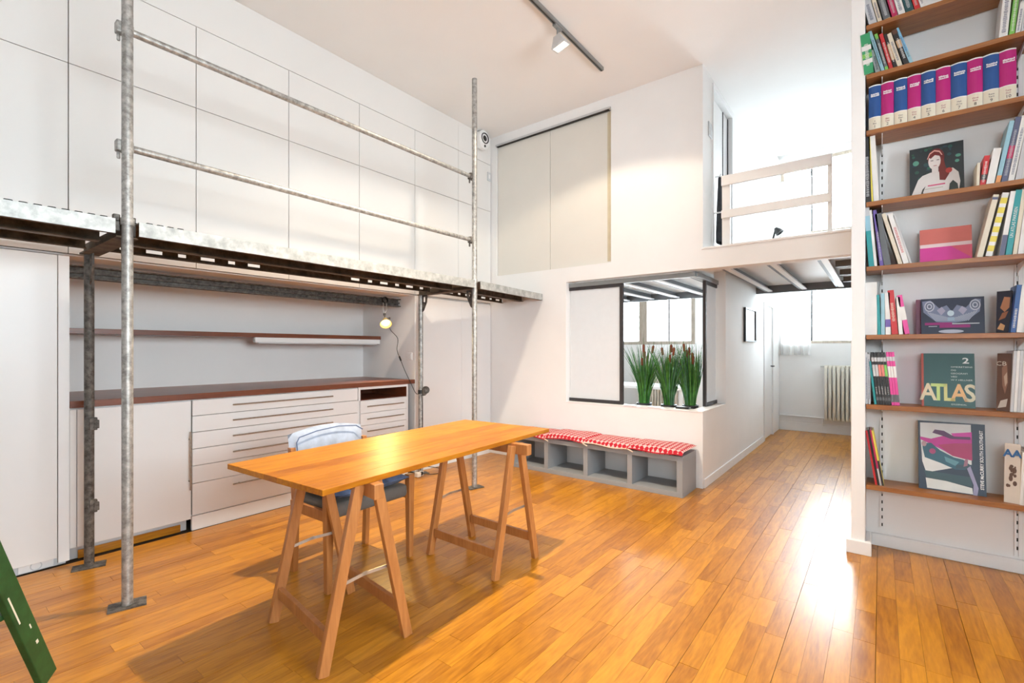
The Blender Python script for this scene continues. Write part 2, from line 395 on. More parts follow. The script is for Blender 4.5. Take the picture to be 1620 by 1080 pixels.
# heating pipe over the far baseboard
tag(MB().tube([(-1.30, YF-0.03, 0.245), (-0.74, YF-0.03, 0.235), (-0.70, YF-0.035, 0.235)], 0.012, 8).build('heating_pipe', WHITE, smooth=True), 'thin white heating pipe along the baseboard below the far window', 'pipe')

# ---- windows (frames, panes)
def window(name, x0, x1, z0, z1, muls, frame_m, label, fw=0.06, y=YF+0.05):
    o = struct(MB().box(x0, x0+fw, y, y+0.07, z0, z1).box(x1-fw, x1, y, y+0.07, z0, z1).box(x0+fw, x1-fw, y, y+0.07, z0, z0+fw*0.7).box(x0+fw, x1-fw, y, y+0.07, z1-fw, z1).build(name, frame_m, bevel=0.003), label)
    xs = [x0+fw]+list(muls)+[x1-fw]
    for m_ in muls: MB().box(m_-0.012, m_+0.012, y+0.01, y+0.06, z0+fw*0.7, z1-fw).build('mullion', DKFR, o)
    for a, b in zip(xs[:-1], xs[1:]): MB().box(a+0.012, b-0.012, y+0.03, y+0.036, z0+fw*0.7, z1-fw).build('pane', GLASS, o)
    return o
w1 = window('window_1', -4.75, -2.66, 1.40, 2.80, (-4.2, -3.66, -3.16), OLDW, 'wooden studio window seen through the interior opening', 0.09)
MB().box(-3.74, -3.58, YF+0.03, YF+0.11, 1.46, 2.71).build('post', OLDW, w1)
window('window_2', -1.30, -0.16, 1.40, 3.0, (-0.87,), OLDW, 'wooden corridor window beside the white curtain', 0.06)
window('window_3', -1.30, -0.16, 3.15, 4.35, (-0.87,), OLDW, 'loft window behind the white railing', 0.05)
def window_big(name, ax, p, a0, a1, z0, z1, label):
    o = None; mb = MB(); pan = []
    def bx(m_, s0, s1, d0, d1, q0, q1):
        if ax == 'y': m_.box(s0, s1, p+d0, p+d1, q0, q1)
        else: m_.box(p+d0, p+d1, s0, s1, q0, q1)
    n = 4; st = (a1-a0)/n
    for i in range(n+1): bx(mb, a0+i*st-0.03+(0.03 if i == 0 else 0)-(0.03 if i == n else 0), a0+i*st+0.03+(0.03 if i == 0 else 0)-(0.03 if i == n else 0), -0.03, 0.03, z0, z1)
    for z in (z0+0.025, (z0+z1)/2, z1-0.025): bx(mb, a0, a1, -0.025, 0.025, z-0.025, z+0.025)
    o = struct(mb.build(name, DKFR), label)
    for i in range(n):
        for j in range(2):
            zz = (z0+0.05, (z0+z1)/2-0.025) if j == 0 else ((z0+z1)/2+0.025, z1-0.05)
            m2 = MB(); bx(m2, a0+i*st+0.03, a0+(i+1)*st-0.03, -0.003, 0.003, *zz); m2.build('pane', GLASS, o)
window_big('window_4', 'y', YN-0.1, 0.4, 2.1, 1.5, 2.7, 'steel window behind the camera')
window_big('added_window_6', 'x', XB-0.08, 5.7, 7.7, 1.1, 2.5, 'added studio side window, out of view, that brightens the studio')  # unseen window added to brighten the studio behind the reeds
window_big('added_window_5', 'x', XR+0.1, -0.4, 2.2, 1.3, 2.8, 'added large steel window in the right wall, out of view')  # unseen window added to fill the left wall and niche with daylight
# ledge outside the far windows
struct(MB().box(-5.2, 0.6, YF+0.9, YF+1.0, 1.2, 1.50).build('trim_1', GREYW), 'pale grey ledge outside the far windows')

# ---- loft floor: white slab, steel joists, cross beam
o = struct(MB().box(XL, -0.15, YB+T, 7.10, 2.14, 2.20).build('ceiling_loft', WHITE), 'white underside of the loft floor with dark steel joists')
for xj in (-0.38, -0.765, -1.15, -1.55, -1.96, -2.36, -2.74, -3.13, -3.52):
    MB().box(xj-0.05, xj-0.022, YB+T+0.02, 7.03, 2.062, 2.14).build('joist', BEAMG, o)
    MB().box(xj-0.022, xj+0.03, YB+T+0.02, 7.03, 2.060, 2.075).build('joist_flange', WHITE, o)
MB().box(XL, -0.152, 7.03, 7.10, 2.045, 2.14).build('cross_beam', BEAMG, o)
MB().box(XC, -0.152, YB+0.10, YB+T+0.02, 2.056, 2.14).build('edge_strip', WHITE, o)
for yj in (5.3, 5.9, 6.5):
    MB().box(-0.33, -0.152, yj, yj+0.05, 2.062, 2.12).build('noggin', BEAMG, o)

# ---- trims at openings
struct(MB().box(-2.80, XC, YB-0.004, YB+T+0.01, 0.712, 0.722).box(XC-0.125, XC+0.003, YB+T+0.01, 5.45, 0.712, 0.722).build('trim_2', WHITE, bevel=0.002), 'white sill of the interior window')
struct(MB().box(XC-0.012, -0.152, YB-0.012, YB+0.10, 2.237, 2.255).build('trim_3', WHITE, bevel=0.002), 'white nosing along the loft edge')
o = struct(MB().box(-3.815, -2.25, YB-0.02, YB+0.02, 3.838, 3.86).build('trim_4', ALUL), 'aluminium sliding track over the cream panels')
MB().box(-3.80, -2.27, YB-0.012, YB+0.012, 3.830, 3.838).build('groove', GAP, o)

# ---- doors
o = struct(MB().box(XC-0.05, XC-0.01, 7.60, 8.25, 0.01, 1.94).build('door_1', CAB, bevel=0.002), 'white flush door in the corridor wall')
MB().box(XC-0.06, XC+0.012, 7.55, 7.60, 0, 1.98).box(XC-0.06, XC+0.012, 8.25, 8.30, 0, 1.98).box(XC-0.06, XC+0.012, 7.60, 8.25, 1.94, 1.98).build('door_frame', WHITE, o, bevel=0.002)
MB().tube([(XC-0.01, 8.17, 1.05), (XC+0.035, 8.17, 1.05), (XC+0.035, 8.06, 1.05)], 0.009, 8).build('handle', DKFR, o, smooth=True)
o = struct(MB().box(XC-0.075, XC-0.035, 4.965, 5.46, 2.21, 3.86).build('door_2', CAB, bevel=0.002), 'white sliding loft door standing beside the railing')
MB().box(XC-0.12, XC+0.014, 4.93, 4.965, 2.20, 3.93).box(XC-0.12, XC+0.014, 5.69, 5.73, 2.20, 3.93).box(XC-0.12, XC+0.014, 4.965, 5.69, 3.87, 3.93).build('door_frame', WHITE, o, bevel=0.002)
MB().box(XC-0.085, XC-0.03, 5.46, 5.475, 2.21, 3.86).box(XC-0.085, XC-0.03, 5.655, 5.685, 2.21, 3.86).build('gap_shade_strip', RUB, o)  # black boxes paint in the shade of the gaps beside the leaves
MB().box(XC-0.075, XC-0.035, 5.475, 5.655, 2.21, 3.86).build('side_panel', CAB, o)
MB().box(XC-0.03, XC-0.02, 5.36, 5.40, 3.0, 3.14).build('handle', ALUL, o)

# ================================================================== LEFT SIDE BUILT-INS
# upper cupboard doors
cb = thing('wall_cupboard', 'white handleless cupboard doors covering the upper left wall', 'cupboard', (XL, 1.0, 1.88))
seams = [-2.60, -2.06, -1.39, -0.71, -0.03, 0.647, 1.331, 2.012, 2.692, 3.372, 4.03, YB-0.004]
GP = 0.0022
for a, b in zip(seams[:-1], seams[1:]):
    for z0, z1 in ((1.885, 3.042), (3.042, 3.630)):
        MB().box(XL-0.022, XL, a+GP, b-GP, z0+GP, z1-GP).build('door', PANEL, cb, bevel=0.0008, seg=1)
for a, b in ((-2.60, 0.647), (0.647, 4.03), (4.03, YB-0.004)):
    MB().box(XL-0.022, XL, a+0.001, b-0.001, 3.630+GP, CEIL-0.002).build('top_panel', PANEL, cb)
MB().box(XL-0.0225, XL-0.016, YN, YB, 1.885, 3.64).build('shadow_gap', GAP, cb)

# tall cabinet at the far left
tc_ = thing('tall_cabinet', 'tall plain white cabinet at the left end of the worktop', 'cabinet', (XL-0.3, -0.9, 0))
MB().box(XB+0.02, XL-0.022, -2.55, 0.598, 0.08, 1.865).build('body', CAB, tc_)
for a, b in ((-2.55, -1.80), (-1.80, -1.02), (-1.02, -0.24), (-0.24, 0.60)):
    MB().box(XL-0.02, XL, a+GP, b-GP, 0.052, 1.868).build('door', CAB, tc_, bevel=0.0015)
MB().box(XL-0.02, XL-0.001, 0.60+GP, 0.652, 0.02, 1.868).build('filler_strip', WHITE, tc_)
pl = MB().box(XL-0.06, XL-0.03, -2.55, 0.64, 0.0, 0.08).build('plinth', GREYW, tc_)
for yy in (0.31, 0.51):
    so = MB().box(XL-0.03, XL-0.024, yy-0.075, yy+0.075, 0.004, 0.05).build('socket_plate', WHITE, pl, bevel=0.002)
    MB().lathe([(0.021, 0), (0.026, 0), (0.026, 0.003), (0.021, 0.003), (0.021, 0)], (XL-0.0243, yy, 0.030), (1, 0, 0), 20).build('socket_ring', GREYW, pl)

# closet doors right of the niche
cl = thing('closet', 'pair of plain white closet doors behind the far scaffold posts', 'closet', (XL-0.3, 4.0, 0))
MB().box(XB+0.02, XL-0.024, 3.435, YB-0.002, 0.08, 1.872).build('body', CAB, cl)
for a, b in ((3.435, 4.085), (4.085, YB-0.004)):
    MB().box(XL-0.02, XL, a+0.001, b-0.001, 0.078, 1.862).build('door', CAB, cl, bevel=0.001)
MB().box(XL-0.02, XL-0.002, 3.435, YB-0.004, 0, 0.072).build('plinth', WHITE, cl)

# base units
ZW0, ZW1 = 0.943, 0.985
FX = XL-0.012
bc = thing('base_cabinet', 'white base cabinet with one wide door under the left end of the worktop', 'cabinet', (XL-0.3, 1.0, 0))
MB().box(XB+0.02, FX-0.022, 0.656, 1.306, 0.09, ZW0).build('body', CAB, bc)
MB().box(FX-0.02, FX, 0.69, 1.302, 0.085, ZW0-0.012).build('door', CAB, bc, bevel=0.0015)
MB().box(FX-0.02, FX-0.002, 0.656, 0.686, 0.085, ZW0-0.012).build('filler_strip', WHITE, bc)
pl = MB().box(FX-0.07, FX-0.055, 0.656, 1.29, 0.0, 0.09).build('plinth', GREYW, bc)
MB().box(FX-0.05, FX-0.04, 0.70, 1.25, 0.0, 0.05).build('wood_strip', OAK, bc)
d_ = MB().tube([(FX+0.028, 1.291, 0.30), (FX+0.028, 1.291, 0.715)], 0.006, 8).tube([(FX, 1.291, 0.36), (FX+0.028, 1.291, 0.36)], 0.005, 8).tube([(FX, 1.291, 0.66), (FX+0.028, 1.291, 0.66)], 0.005, 8)
d_.build('handle', BRUSH, bc, smooth=True)

def handle(y0, y1, z, parent):
    MB().tube([(FX+0.026, y0, z), (FX+0.026, y1, z)], 0.006, 8).tube([(FX, y0+0.05, z), (FX+0.026, y0+0.05, z)], 0.004, 6).tube([(FX, y1-0.05, z), (FX+0.026, y1-0.05, z)], 0.004, 6).build('handle', BRUSH, parent, smooth=True)
dc = thing('drawer_chest', 'wide white chest of six drawers with long bar handles under the worktop', 'drawers', (XL-0.3, 2.0, 0))
MB().box(XB+0.02, FX-0.022, 1.308, 2.686, 0.10, ZW0).build('body', CAB, dc)
dz = [0.936, 0.822, 0.704, 0.584, 0.462, 0.336, 0.106]
for i in range(6):
    dr = MB().box(FX-0.02, FX, 1.312, 2.682, dz[i+1]+0.002, dz[i]-0.002).build('drawer', CAB, dc, bevel=0.0015)
    zh = (dz[i]+dz[i+1])/2+0.004 if i < 5 else dz[i]-0.058
    handle(1.575, 2.41, zh, dr)
MB().box(FX-0.025, FX-0.001, 1.309, 2.688, 0.0, 0.10).build('plinth', WHITE, dc)
MB().box(FX-0.0215, FX-0.0205, 1.31, 2.684, 0.108, 0.934).build('shadow_gap', GAP, dc)
nc = thing('drawer_chest', 'narrow white drawer chest with an open dark slot at the right end of the worktop', 'drawers', (XL-0.3, 3.0, 0))
mb = MB().box(XB+0.02, FX-0.022, 2.690, 3.29, 0.10, 0.815).box(FX-0.60, FX, 2.690, 2.712, 0.815, ZW0).box(FX-0.60, FX, 3.272, 3.29, 0.10, ZW0)
mb.box(FX-0.62, FX-0.60, 2.690, 3.29, 0.815, ZW0).box(FX-0.6, FX, 2.712, 3.272, 0.918, ZW0)
mb.build('body', CAB, nc)
MB().box(FX-0.598, FX-0.003, 2.714, 3.270, 0.8155, 0.82).box(FX-0.598, FX-0.59, 2.714, 3.270, 0.82, 0.917).box(FX-0.59, FX-0.003, 2.7125, 2.716, 0.82, 0.917).box(FX-0.59, FX-0.003, 3.268, 3.2715, 0.82, 0.917).build('slot_lining', MAHOG, nc)
ez = [0.812, 0.690, 0.572, 0.455, 0.338, 0.106]
for i in range(5):
    dr = MB().box(FX-0.02, FX, 2.714, 3.268, ez[i+1]+0.002, ez[i]-0.002).build('drawer', CAB, nc, bevel=0.0015)
    handle(2.775, 3.215, (ez[i]+ez[i+1])/2+0.004 if i < 4 else ez[i]-0.058, dr)
MB().box(FX-0.025, FX-0.001, 2.69, 3.29, 0.0, 0.10).build('plinth', WHITE, nc)
tag(MB().box(XB+0.001, XL+0.004, 0.654, 3.371, ZW0, ZW1).build('worktop', MAHOG, bevel=0.002), 'long dark red-brown wooden worktop over the white drawers', 'worktop')
# niche shelf with white light strip below
sh = thing('niche_shelf', 'long red-brown wooden shelf on the back of the niche', 'shelf', (-4.64, 2.0, 1.41))
MB().box(XB, -4.48, 0.653, 3.371, 1.414, 1.452).build('board', MAHOG, sh, bevel=0.002)
ls = thing('strip_light', 'slim white strip light fixed under the right half of the niche shelf', 'light', (-4.50, 2.68, 1.352))
MB().box(-4.53, -4.482, 2.0, 3.36, 1.366, 1.4135).build('housing', WHITE, ls, bevel=0.004)
MB().box(-4.525, -4.487, 2.03, 3.33, 1.355, 1.366).build('diffuser', FROST, ls, bevel=0.003)
# steel channel across the top of the niche
mb = MB().box(-4.19, -4.175, 0.654, 3.371, 1.765, 1.85).box(-4.175, -4.13, 0.654, 3.371, 1.765, 1.774).box(-4.175, -4.13, 0.654, 3.371, 1.841, 1.85).box(-4.175, -4.150, 0.654, 3.371, 1.80, 1.812)
tag(mb.build('steel_channel', GALVD, bevel=0.002), 'dark steel channel fixed across the top of the niche', 'steel beam')
# socket on niche cheek
s_ = tag(MB().box(-4.02, -3.94, 3.362, 3.372, 1.19, 1.27).build('wall_switch', WHITE, bevel=0.004), 'white wall switch on the niche side wall near the worktop', 'switch')
MB().box(-4.008, -3.952, 3.358, 3.362, 1.202, 1.258).build('rocker', CAB, s_, bevel=0.002)

# ================================================================== CREAM SLIDING PANELS, INTERIOR WINDOW PANELS
for a, b, lb, yy in ((-3.812, -3.03, 'left cream sliding door above the scaffold beside the corner', 0.024), (-3.03, -2.253, 'right cream sliding door above the interior window', 0.028)):
    o = thing('sliding_door', lb, 'sliding door', ((a+b)/2, YB+0.03, 2.225), group='cream sliding doors')
    MB().box(a+0.002, b-0.002, YB+yy, YB+yy+0.018, 2.226, 3.836).build('leaf', BEIGE, o, bevel=0.002)
    if b > -2.3: MB().box(b-0.05, b-0.006, YB+yy-0.003, YB+yy, 2.24, 3.82).build('edge_strip', mat('tan_edge', (0.62, 0.55, 0.40), 0.5), o)
def frosted(label, P, ax, a0, a1, z0, z1, sides):
    o = thing('glazed_panel', label, 'sliding panel', ((a0+a1)/2, P, z0) if ax == 'y' else (P, (a0+a1)/2, z0), group='frosted sliding panels')
    def bx(m_, s0, s1, d0, d1, q0, q1):
        return m_.box(s0, s1, P+d0, P+d1, q0, q1) if ax == 'y' else m_.box(P+d0, P+d1, s0, s1, q0, q1)
    bx(MB(), a0+0.01, a1-0.01, -0.004, 0.004, z0+0.02, z1-0.02).build('sheet', FROST, o)
    bx(MB(), a0, a1, -0.015, 0.015, z1-0.035, z1).build('top_rail', DKFR, o)
    bx(MB(), a0, a1, -0.015, 0.015, z0, z0+0.035).build('bottom_rail', DKFR, o)
    if 'a' in sides: bx(MB(), a0, a0+0.035, -0.015, 0.015, z0+0.035, z1-0.035).build('stile', DKFR, o)
    if 'b' in sides: bx(MB(), a1-0.035, a1, -0.015, 0.015, z0+0.035, z1-0.035).build('stile', DKFR, o)
frosted('large frosted white sliding panel in a black frame left of the reeds', YB+0.075, 'y', -2.795, -2.145, 0.724, 2.0, 'b')
frosted('narrow frosted white sliding panel in a black frame right of the reeds', XC-0.10, 'x', 5.02, 5.445, 0.724, 2.0, 'a')
tag(MB().box(-2.795, XC-0.09, YB+0.05, YB+0.105, 2.0, 2.045).box(XC-0.13, XC-0.07, YB+0.105, 5.445, 2.0, 2.045).build('sliding_track', ALU, bevel=0.002), 'aluminium track above the frosted window panels', 'track')

# ================================================================== SCAFFOLD
SF = thing('scaffold', 'galvanised steel scaffold with a raised deck and two guard rails', 'scaffold', (-3.35, 2.0, 0))
PF = [(-3.03, 0.725), (-3.03, 3.345)]; PR = [(-3.755, 0.715), (-3.815, 3.375)]
for i, (px, py) in enumerate(PF):
    s_ = MB().tube([(px, py, 0.008), (px, py, 1.955)], 0.0242, 20).build('standard', GALV, SF, smooth=True)
    MB().tube([(px, py, 1.93), (px, py, 1.965)], 0.029, 20).build('collar', GALV, s_, smooth=True)
    MB().tube([(px, py, 1.965), (px, py, 3.85)], 0.0242, 20).build('upper_standard', GALV, SF, smooth=True)
    MB().bar((px-0.02, py-0.075, 0.004), (px+0.02, py+0.075, 0.004), 0.10, 0.008).build('base_plate', GALVD, SF)
for (px, py) in PR:
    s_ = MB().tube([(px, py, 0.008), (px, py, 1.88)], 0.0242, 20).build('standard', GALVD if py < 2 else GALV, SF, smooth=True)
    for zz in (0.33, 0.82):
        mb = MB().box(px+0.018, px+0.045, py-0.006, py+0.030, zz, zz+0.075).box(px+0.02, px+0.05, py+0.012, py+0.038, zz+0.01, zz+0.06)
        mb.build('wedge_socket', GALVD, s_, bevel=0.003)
    MB().bar((px-0.02, py-0.075, 0.004), (px+0.02, py+0.075, 0.004), 0.09, 0.008).build('base_plate', GALVD, SF)
# transoms with gusset plates
for j in (0, 1):
    a = Vector((PF[j][0], PF[j][1], 1.90)); b = Vector((PR[j][0], PR[j][1], 1.90))
    MB().bar(a, b, 0.05, 0.05).bar(a+Vector((0,0,-.03)), b+Vector((0,0,-.03)), 0.09, 0.008).build('transom', UNDER, SF)
    for p, sx in ((a, -1), (b, 1)):
        t = 0.004
        for (q0, q1) in ((0.0, 1.0),):
            pts = [(0.024, 0.0), (0.10, 0.0), (0.10, -0.07), (0.05, -0.17), (0.024, -0.19)]
            outer = [(p.x+sx*x_, p.z-0.02+z_) for x_, z_ in pts]
            hole = [(0.045, -0.03), (0.07, -0.03), (0.07, -0.075), (0.045, -0.075)]
            mb = MB()
            # plate as a ring round the slot
            X = lambda v: p.x+sx*v; Zc = lambda v: p.z-0.02+v
            mb.prism([(X(.024), Zc(0)), (X(.10), Zc(0)), (X(.10), Zc(-.03)), (X(.024), Zc(-.03))], 'y', p.y-t, p.y+t)
            mb.prism([(X(.024), Zc(-.03)), (X(.042), Zc(-.03)), (X(.042), Zc(-.085)), (X(.024), Zc(-.085))], 'y', p.y-t, p.y+t)
            mb.prism([(X(.072), Zc(-.03)), (X(.10), Zc(-.03)), (X(.095), Zc(-.085)), (X(.072), Zc(-.085))], 'y', p.y-t, p.y+t)
            mb.prism([(X(.024), Zc(-.085)), (X(.095), Zc(-.085)), (X(.05), Zc(-.17)), (X(.024), Zc(-.19))], 'y', p.y-t, p.y+t)
            mb.build('gusset_plate', GALVD, SF)
# deck planks (inverted channels); rear flange of the rear plank is slotted
ZD, ZB = 1.948, 1.876
def plank(x0, x1, y0, y1, slots=False, skew=0.0):
    mb = MB().box(x0, x1, y0, y1, ZD-0.004, ZD)                        # top sheet
    mb.box(x1-0.004, x1, y0, y1, ZB, ZD-0.004)
    o = mb.build('deck_plank', PLANKM, SF)
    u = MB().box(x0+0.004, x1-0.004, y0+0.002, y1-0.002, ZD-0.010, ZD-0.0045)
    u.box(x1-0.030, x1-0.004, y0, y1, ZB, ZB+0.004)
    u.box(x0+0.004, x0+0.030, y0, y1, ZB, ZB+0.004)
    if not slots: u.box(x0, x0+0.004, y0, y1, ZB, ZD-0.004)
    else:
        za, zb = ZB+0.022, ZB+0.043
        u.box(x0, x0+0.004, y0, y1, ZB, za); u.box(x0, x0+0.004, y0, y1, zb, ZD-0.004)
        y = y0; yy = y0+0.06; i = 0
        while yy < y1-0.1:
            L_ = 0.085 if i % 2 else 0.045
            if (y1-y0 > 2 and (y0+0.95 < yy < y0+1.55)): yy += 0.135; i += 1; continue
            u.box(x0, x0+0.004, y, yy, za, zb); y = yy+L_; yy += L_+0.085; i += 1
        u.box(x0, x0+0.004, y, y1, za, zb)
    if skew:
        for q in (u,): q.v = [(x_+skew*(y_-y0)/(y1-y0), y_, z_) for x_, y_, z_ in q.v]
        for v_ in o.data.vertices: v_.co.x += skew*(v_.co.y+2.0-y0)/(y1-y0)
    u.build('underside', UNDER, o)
for (y0, y1) in ((-2.3, 0.668), (0.763, 3.305), (3.385, 4.612)):
    sk = -0.125 if y0 > 3 else 0.0
    plank(-3.292, -2.988, y0, y1, False, sk)
    plank(-3.60, -3.296, y0, y1, y0 > 0, sk)
# guard rails with wedge ends
for z in (2.935, 2.336):
    MB().tube([(PF[0][0]-0.03, PF[0][1]+0.02, z), (PF[1][0]-0.03, PF[1][1]-0.012, z)], 0.0185, 14).build('guard_rail', GALV, SF, smooth=True)
    for k_, (px, py) in enumerate(PF):
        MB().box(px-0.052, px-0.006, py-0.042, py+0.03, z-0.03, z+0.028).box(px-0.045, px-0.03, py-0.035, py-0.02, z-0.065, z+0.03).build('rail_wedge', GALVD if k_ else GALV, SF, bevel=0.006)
# ribbed rubber mat on the near end of the deck
mt = thing('ribbed_mat', 'black ribbed rubber mat lying on the near end of the scaffold deck', 'mat', (-3.12, -0.2, ZD))
MB().box(-3.28, -3.045, -2.2, 1.0, ZD+0.0005, ZD+0.006).build('mat_sheet', RUB, mt)
mb = MB(); y = -0.6
while y < 0.98:
    if not (0.66 < y < 0.78): mb.box(-3.07, -3.05, y, y+0.030, ZD+0.006, ZD+0.019)
    y += 0.047
mb.build('ribs', RUB, mt, bevel=0.004)
# dark latch block at the joint
MB().box(-3.075, -3.045, 0.672, 0.70, 1.90, 1.985).build('deck_latch', GALVD, SF, bevel=0.004)
MB().box(-3.075, -3.045, 0.752, 0.765, 1.88, 1.98).build('deck_latch', GALVD, SF, bevel=0.004)

# ================================================================== TABLE, TRESTLES, CHAIR
TZ = 0.77
tb = thing('table_top', 'varnished pine table top laid on two wooden trestles', 'table', (-2.082, 1.820, TZ-0.024), (0, 0, math.radians(3.3)), local=True)
n = 7; W_, L_ = 0.735, 1.71
for i in range(n):
    x0 = -W_/2+i*W_/n
    MB().box(x0+0.0001, x0+W_/n-0.0001, -L_/2, L_/2, 0, 0.024).build('board', PINE, tb, bevel=0.0012 if i not in (0, n-1) else 0.002)
def trestle(label, c, rz, dy):
    t = thing('trestle', label, 'trestle', (c[0], c[1], 0), (0, 0, rz), 'wooden trestles under the table', local=True)
    hz = TZ-0.0245
    MB().box(-0.37, 0.37, -0.022, 0.022, hz-0.062, hz).build('top_beam', BEECH, t, bevel=0.003)
    for sx in (-1, 1):
        for sy in (-1, 1):
            X = sx*0.272
            MB().bar((X, sy*dy, 0.0), (X, sy*0.040, hz-0.012), 0.030, 0.045, up=(0, 1, 0)).build('leg', BEECH, t, bevel=0.003)
        # folding metal stay
        z = 0.33; yy = dy-(dy-0.04)*z/hz
        st = MB().bar((X-0.02, -yy, z-0.008), (X-0.02, 0.01, z+0.012), 0.014, 0.004, up=(1, 0, 0)).bar((X-0.02, yy, z+0.008), (X-0.02, -0.01, z+0.010), 0.014, 0.004, up=(1, 0, 0)).build('stay', CHROME, t)
    for sy in (-1, 1):
        z = 0.135; yy = sy*(dy-(dy-0.04)*z/hz+0.0)
        MB().box(-0.255, 0.255, yy-0.011, yy+0.011, z-0.026, z+0.026).build('stretcher', BEECH, t, bevel=0.002)
    return t
trestle('wooden trestle under the near end of the table', (-2.003, 1.268), math.radians(-7.0), 0.196)
trestle('wooden trestle under the far end of the table beside the grey bench', (-1.99, 2.27), math.radians(-1.0), 0.194)

ch = thing('dining_chair', 'wooden chair with a denim seat cushion and faded denim back pushed under the table', 'chair', (-2.53, 1.695, 0), (0, 0, math.radians(1.5)), local=True)
# front legs at +x, back legs at -x
for sx, sy in ((1, -1), (1, 1), (-1, -1), (-1, 1)):
    y = sy*0.285*(1 if sx > 0 else 0.88); x0 = 0.19 if sx > 0 else -0.19
    if sx > 0: MB().hexa([(x0-.016,y-.016,0),(x0+.016,y-.016,0),(x0+.016,y+.016,0),(x0-.016,y+.016,0)], [(x0-.022,y-.022,.52),(x0+.022,y-.022,.52),(x0+.022,y+.022,.52),(x0-.022,y+.022,.52)]).build('leg', BEECH, ch, bevel=0.003)
    else:
        mb = MB(); xs = ((-0.21, 0), (-0.19, 0.40), (-0.205, 0.55), (-0.235, 0.72))
        for (a, za), (b, zb) in zip(xs[:-1], xs[1:]): mb.hexa([(a-.018,y-.015,za),(a+.018,y-.015,za),(a+.018,y+.015,za),(a-.018,y+.015,za)], [(b-.018,y-.015,zb),(b+.018,y-.015,zb),(b+.018,y+.015,zb),(b-.018,y+.015,zb)])
        mb.build('leg', BEECH, ch)
for ya, yb_ in ((-0.285, -0.262), (0.262, 0.285)): MB().box(-0.19, 0.19, ya, yb_, 0.37, 0.43).build('side_rail', BEECH, ch, bevel=0.003)
MB().box(-0.19, 0.205, -0.262, 0.262, 0.385, 0.465).build('seat', SEATG, ch, bevel=0.025, seg=3, smooth=True)
def pillow(x0, x1, y0, y1, z, h, name, m, parent, nu=16, nv=16, wob=0.004, power=0.35):
    def top(s):
        def f(u, v):
            e = (max(0.0, 4*u*(1-u))**power)*(max(0.0, 4*v*(1-v))**power)
            return (x0+(x1-x0)*u, y0+(y1-y0)*v, z+h/2+s*(h/2)*e+wob*math.sin(u*9+v*7)*e*s)
        return f
    mb = MB().grid(top(1), nu, nv).grid(top(-1), nu, nv)
    o = mb.build(name, m, parent, smooth=True)
    return o
pillow(-0.17, 0.215, -0.25, 0.262, 0.464, 0.088, 'seat_cushion', DENIM, ch)
# back pad sleeved with faded denim
def backpad(s):
    def f(u, v):
        e = (max(0.0, 4*u*(1-u))**0.30)*(max(0.0, 4*v*(1-v))**0.30)
        z = 0.55+0.262*v+0.040*(math.sin(math.pi*(u*0.9+0.05))-0.6)*v; x = -0.205-0.055*v
        return (x+s*0.030*e, -0.262+0.51*u, z)
    return f
bk = MB().grid(backpad(1), 16, 10).grid(backpad(-1), 16, 10).build('backrest', DENIML, ch, smooth=True)
MB().tube([(-0.190, -0.232, 0.62), (-0.206, -0.236, 0.75), (-0.214, -0.215, 0.778), (-0.214, -0.10, 0.802), (-0.214, 0.05, 0.812), (-0.214, 0.18, 0.800), (-0.205, 0.225, 0.77)], 0.0035, 6).build('seam', DENIMS, bk, smooth=True)

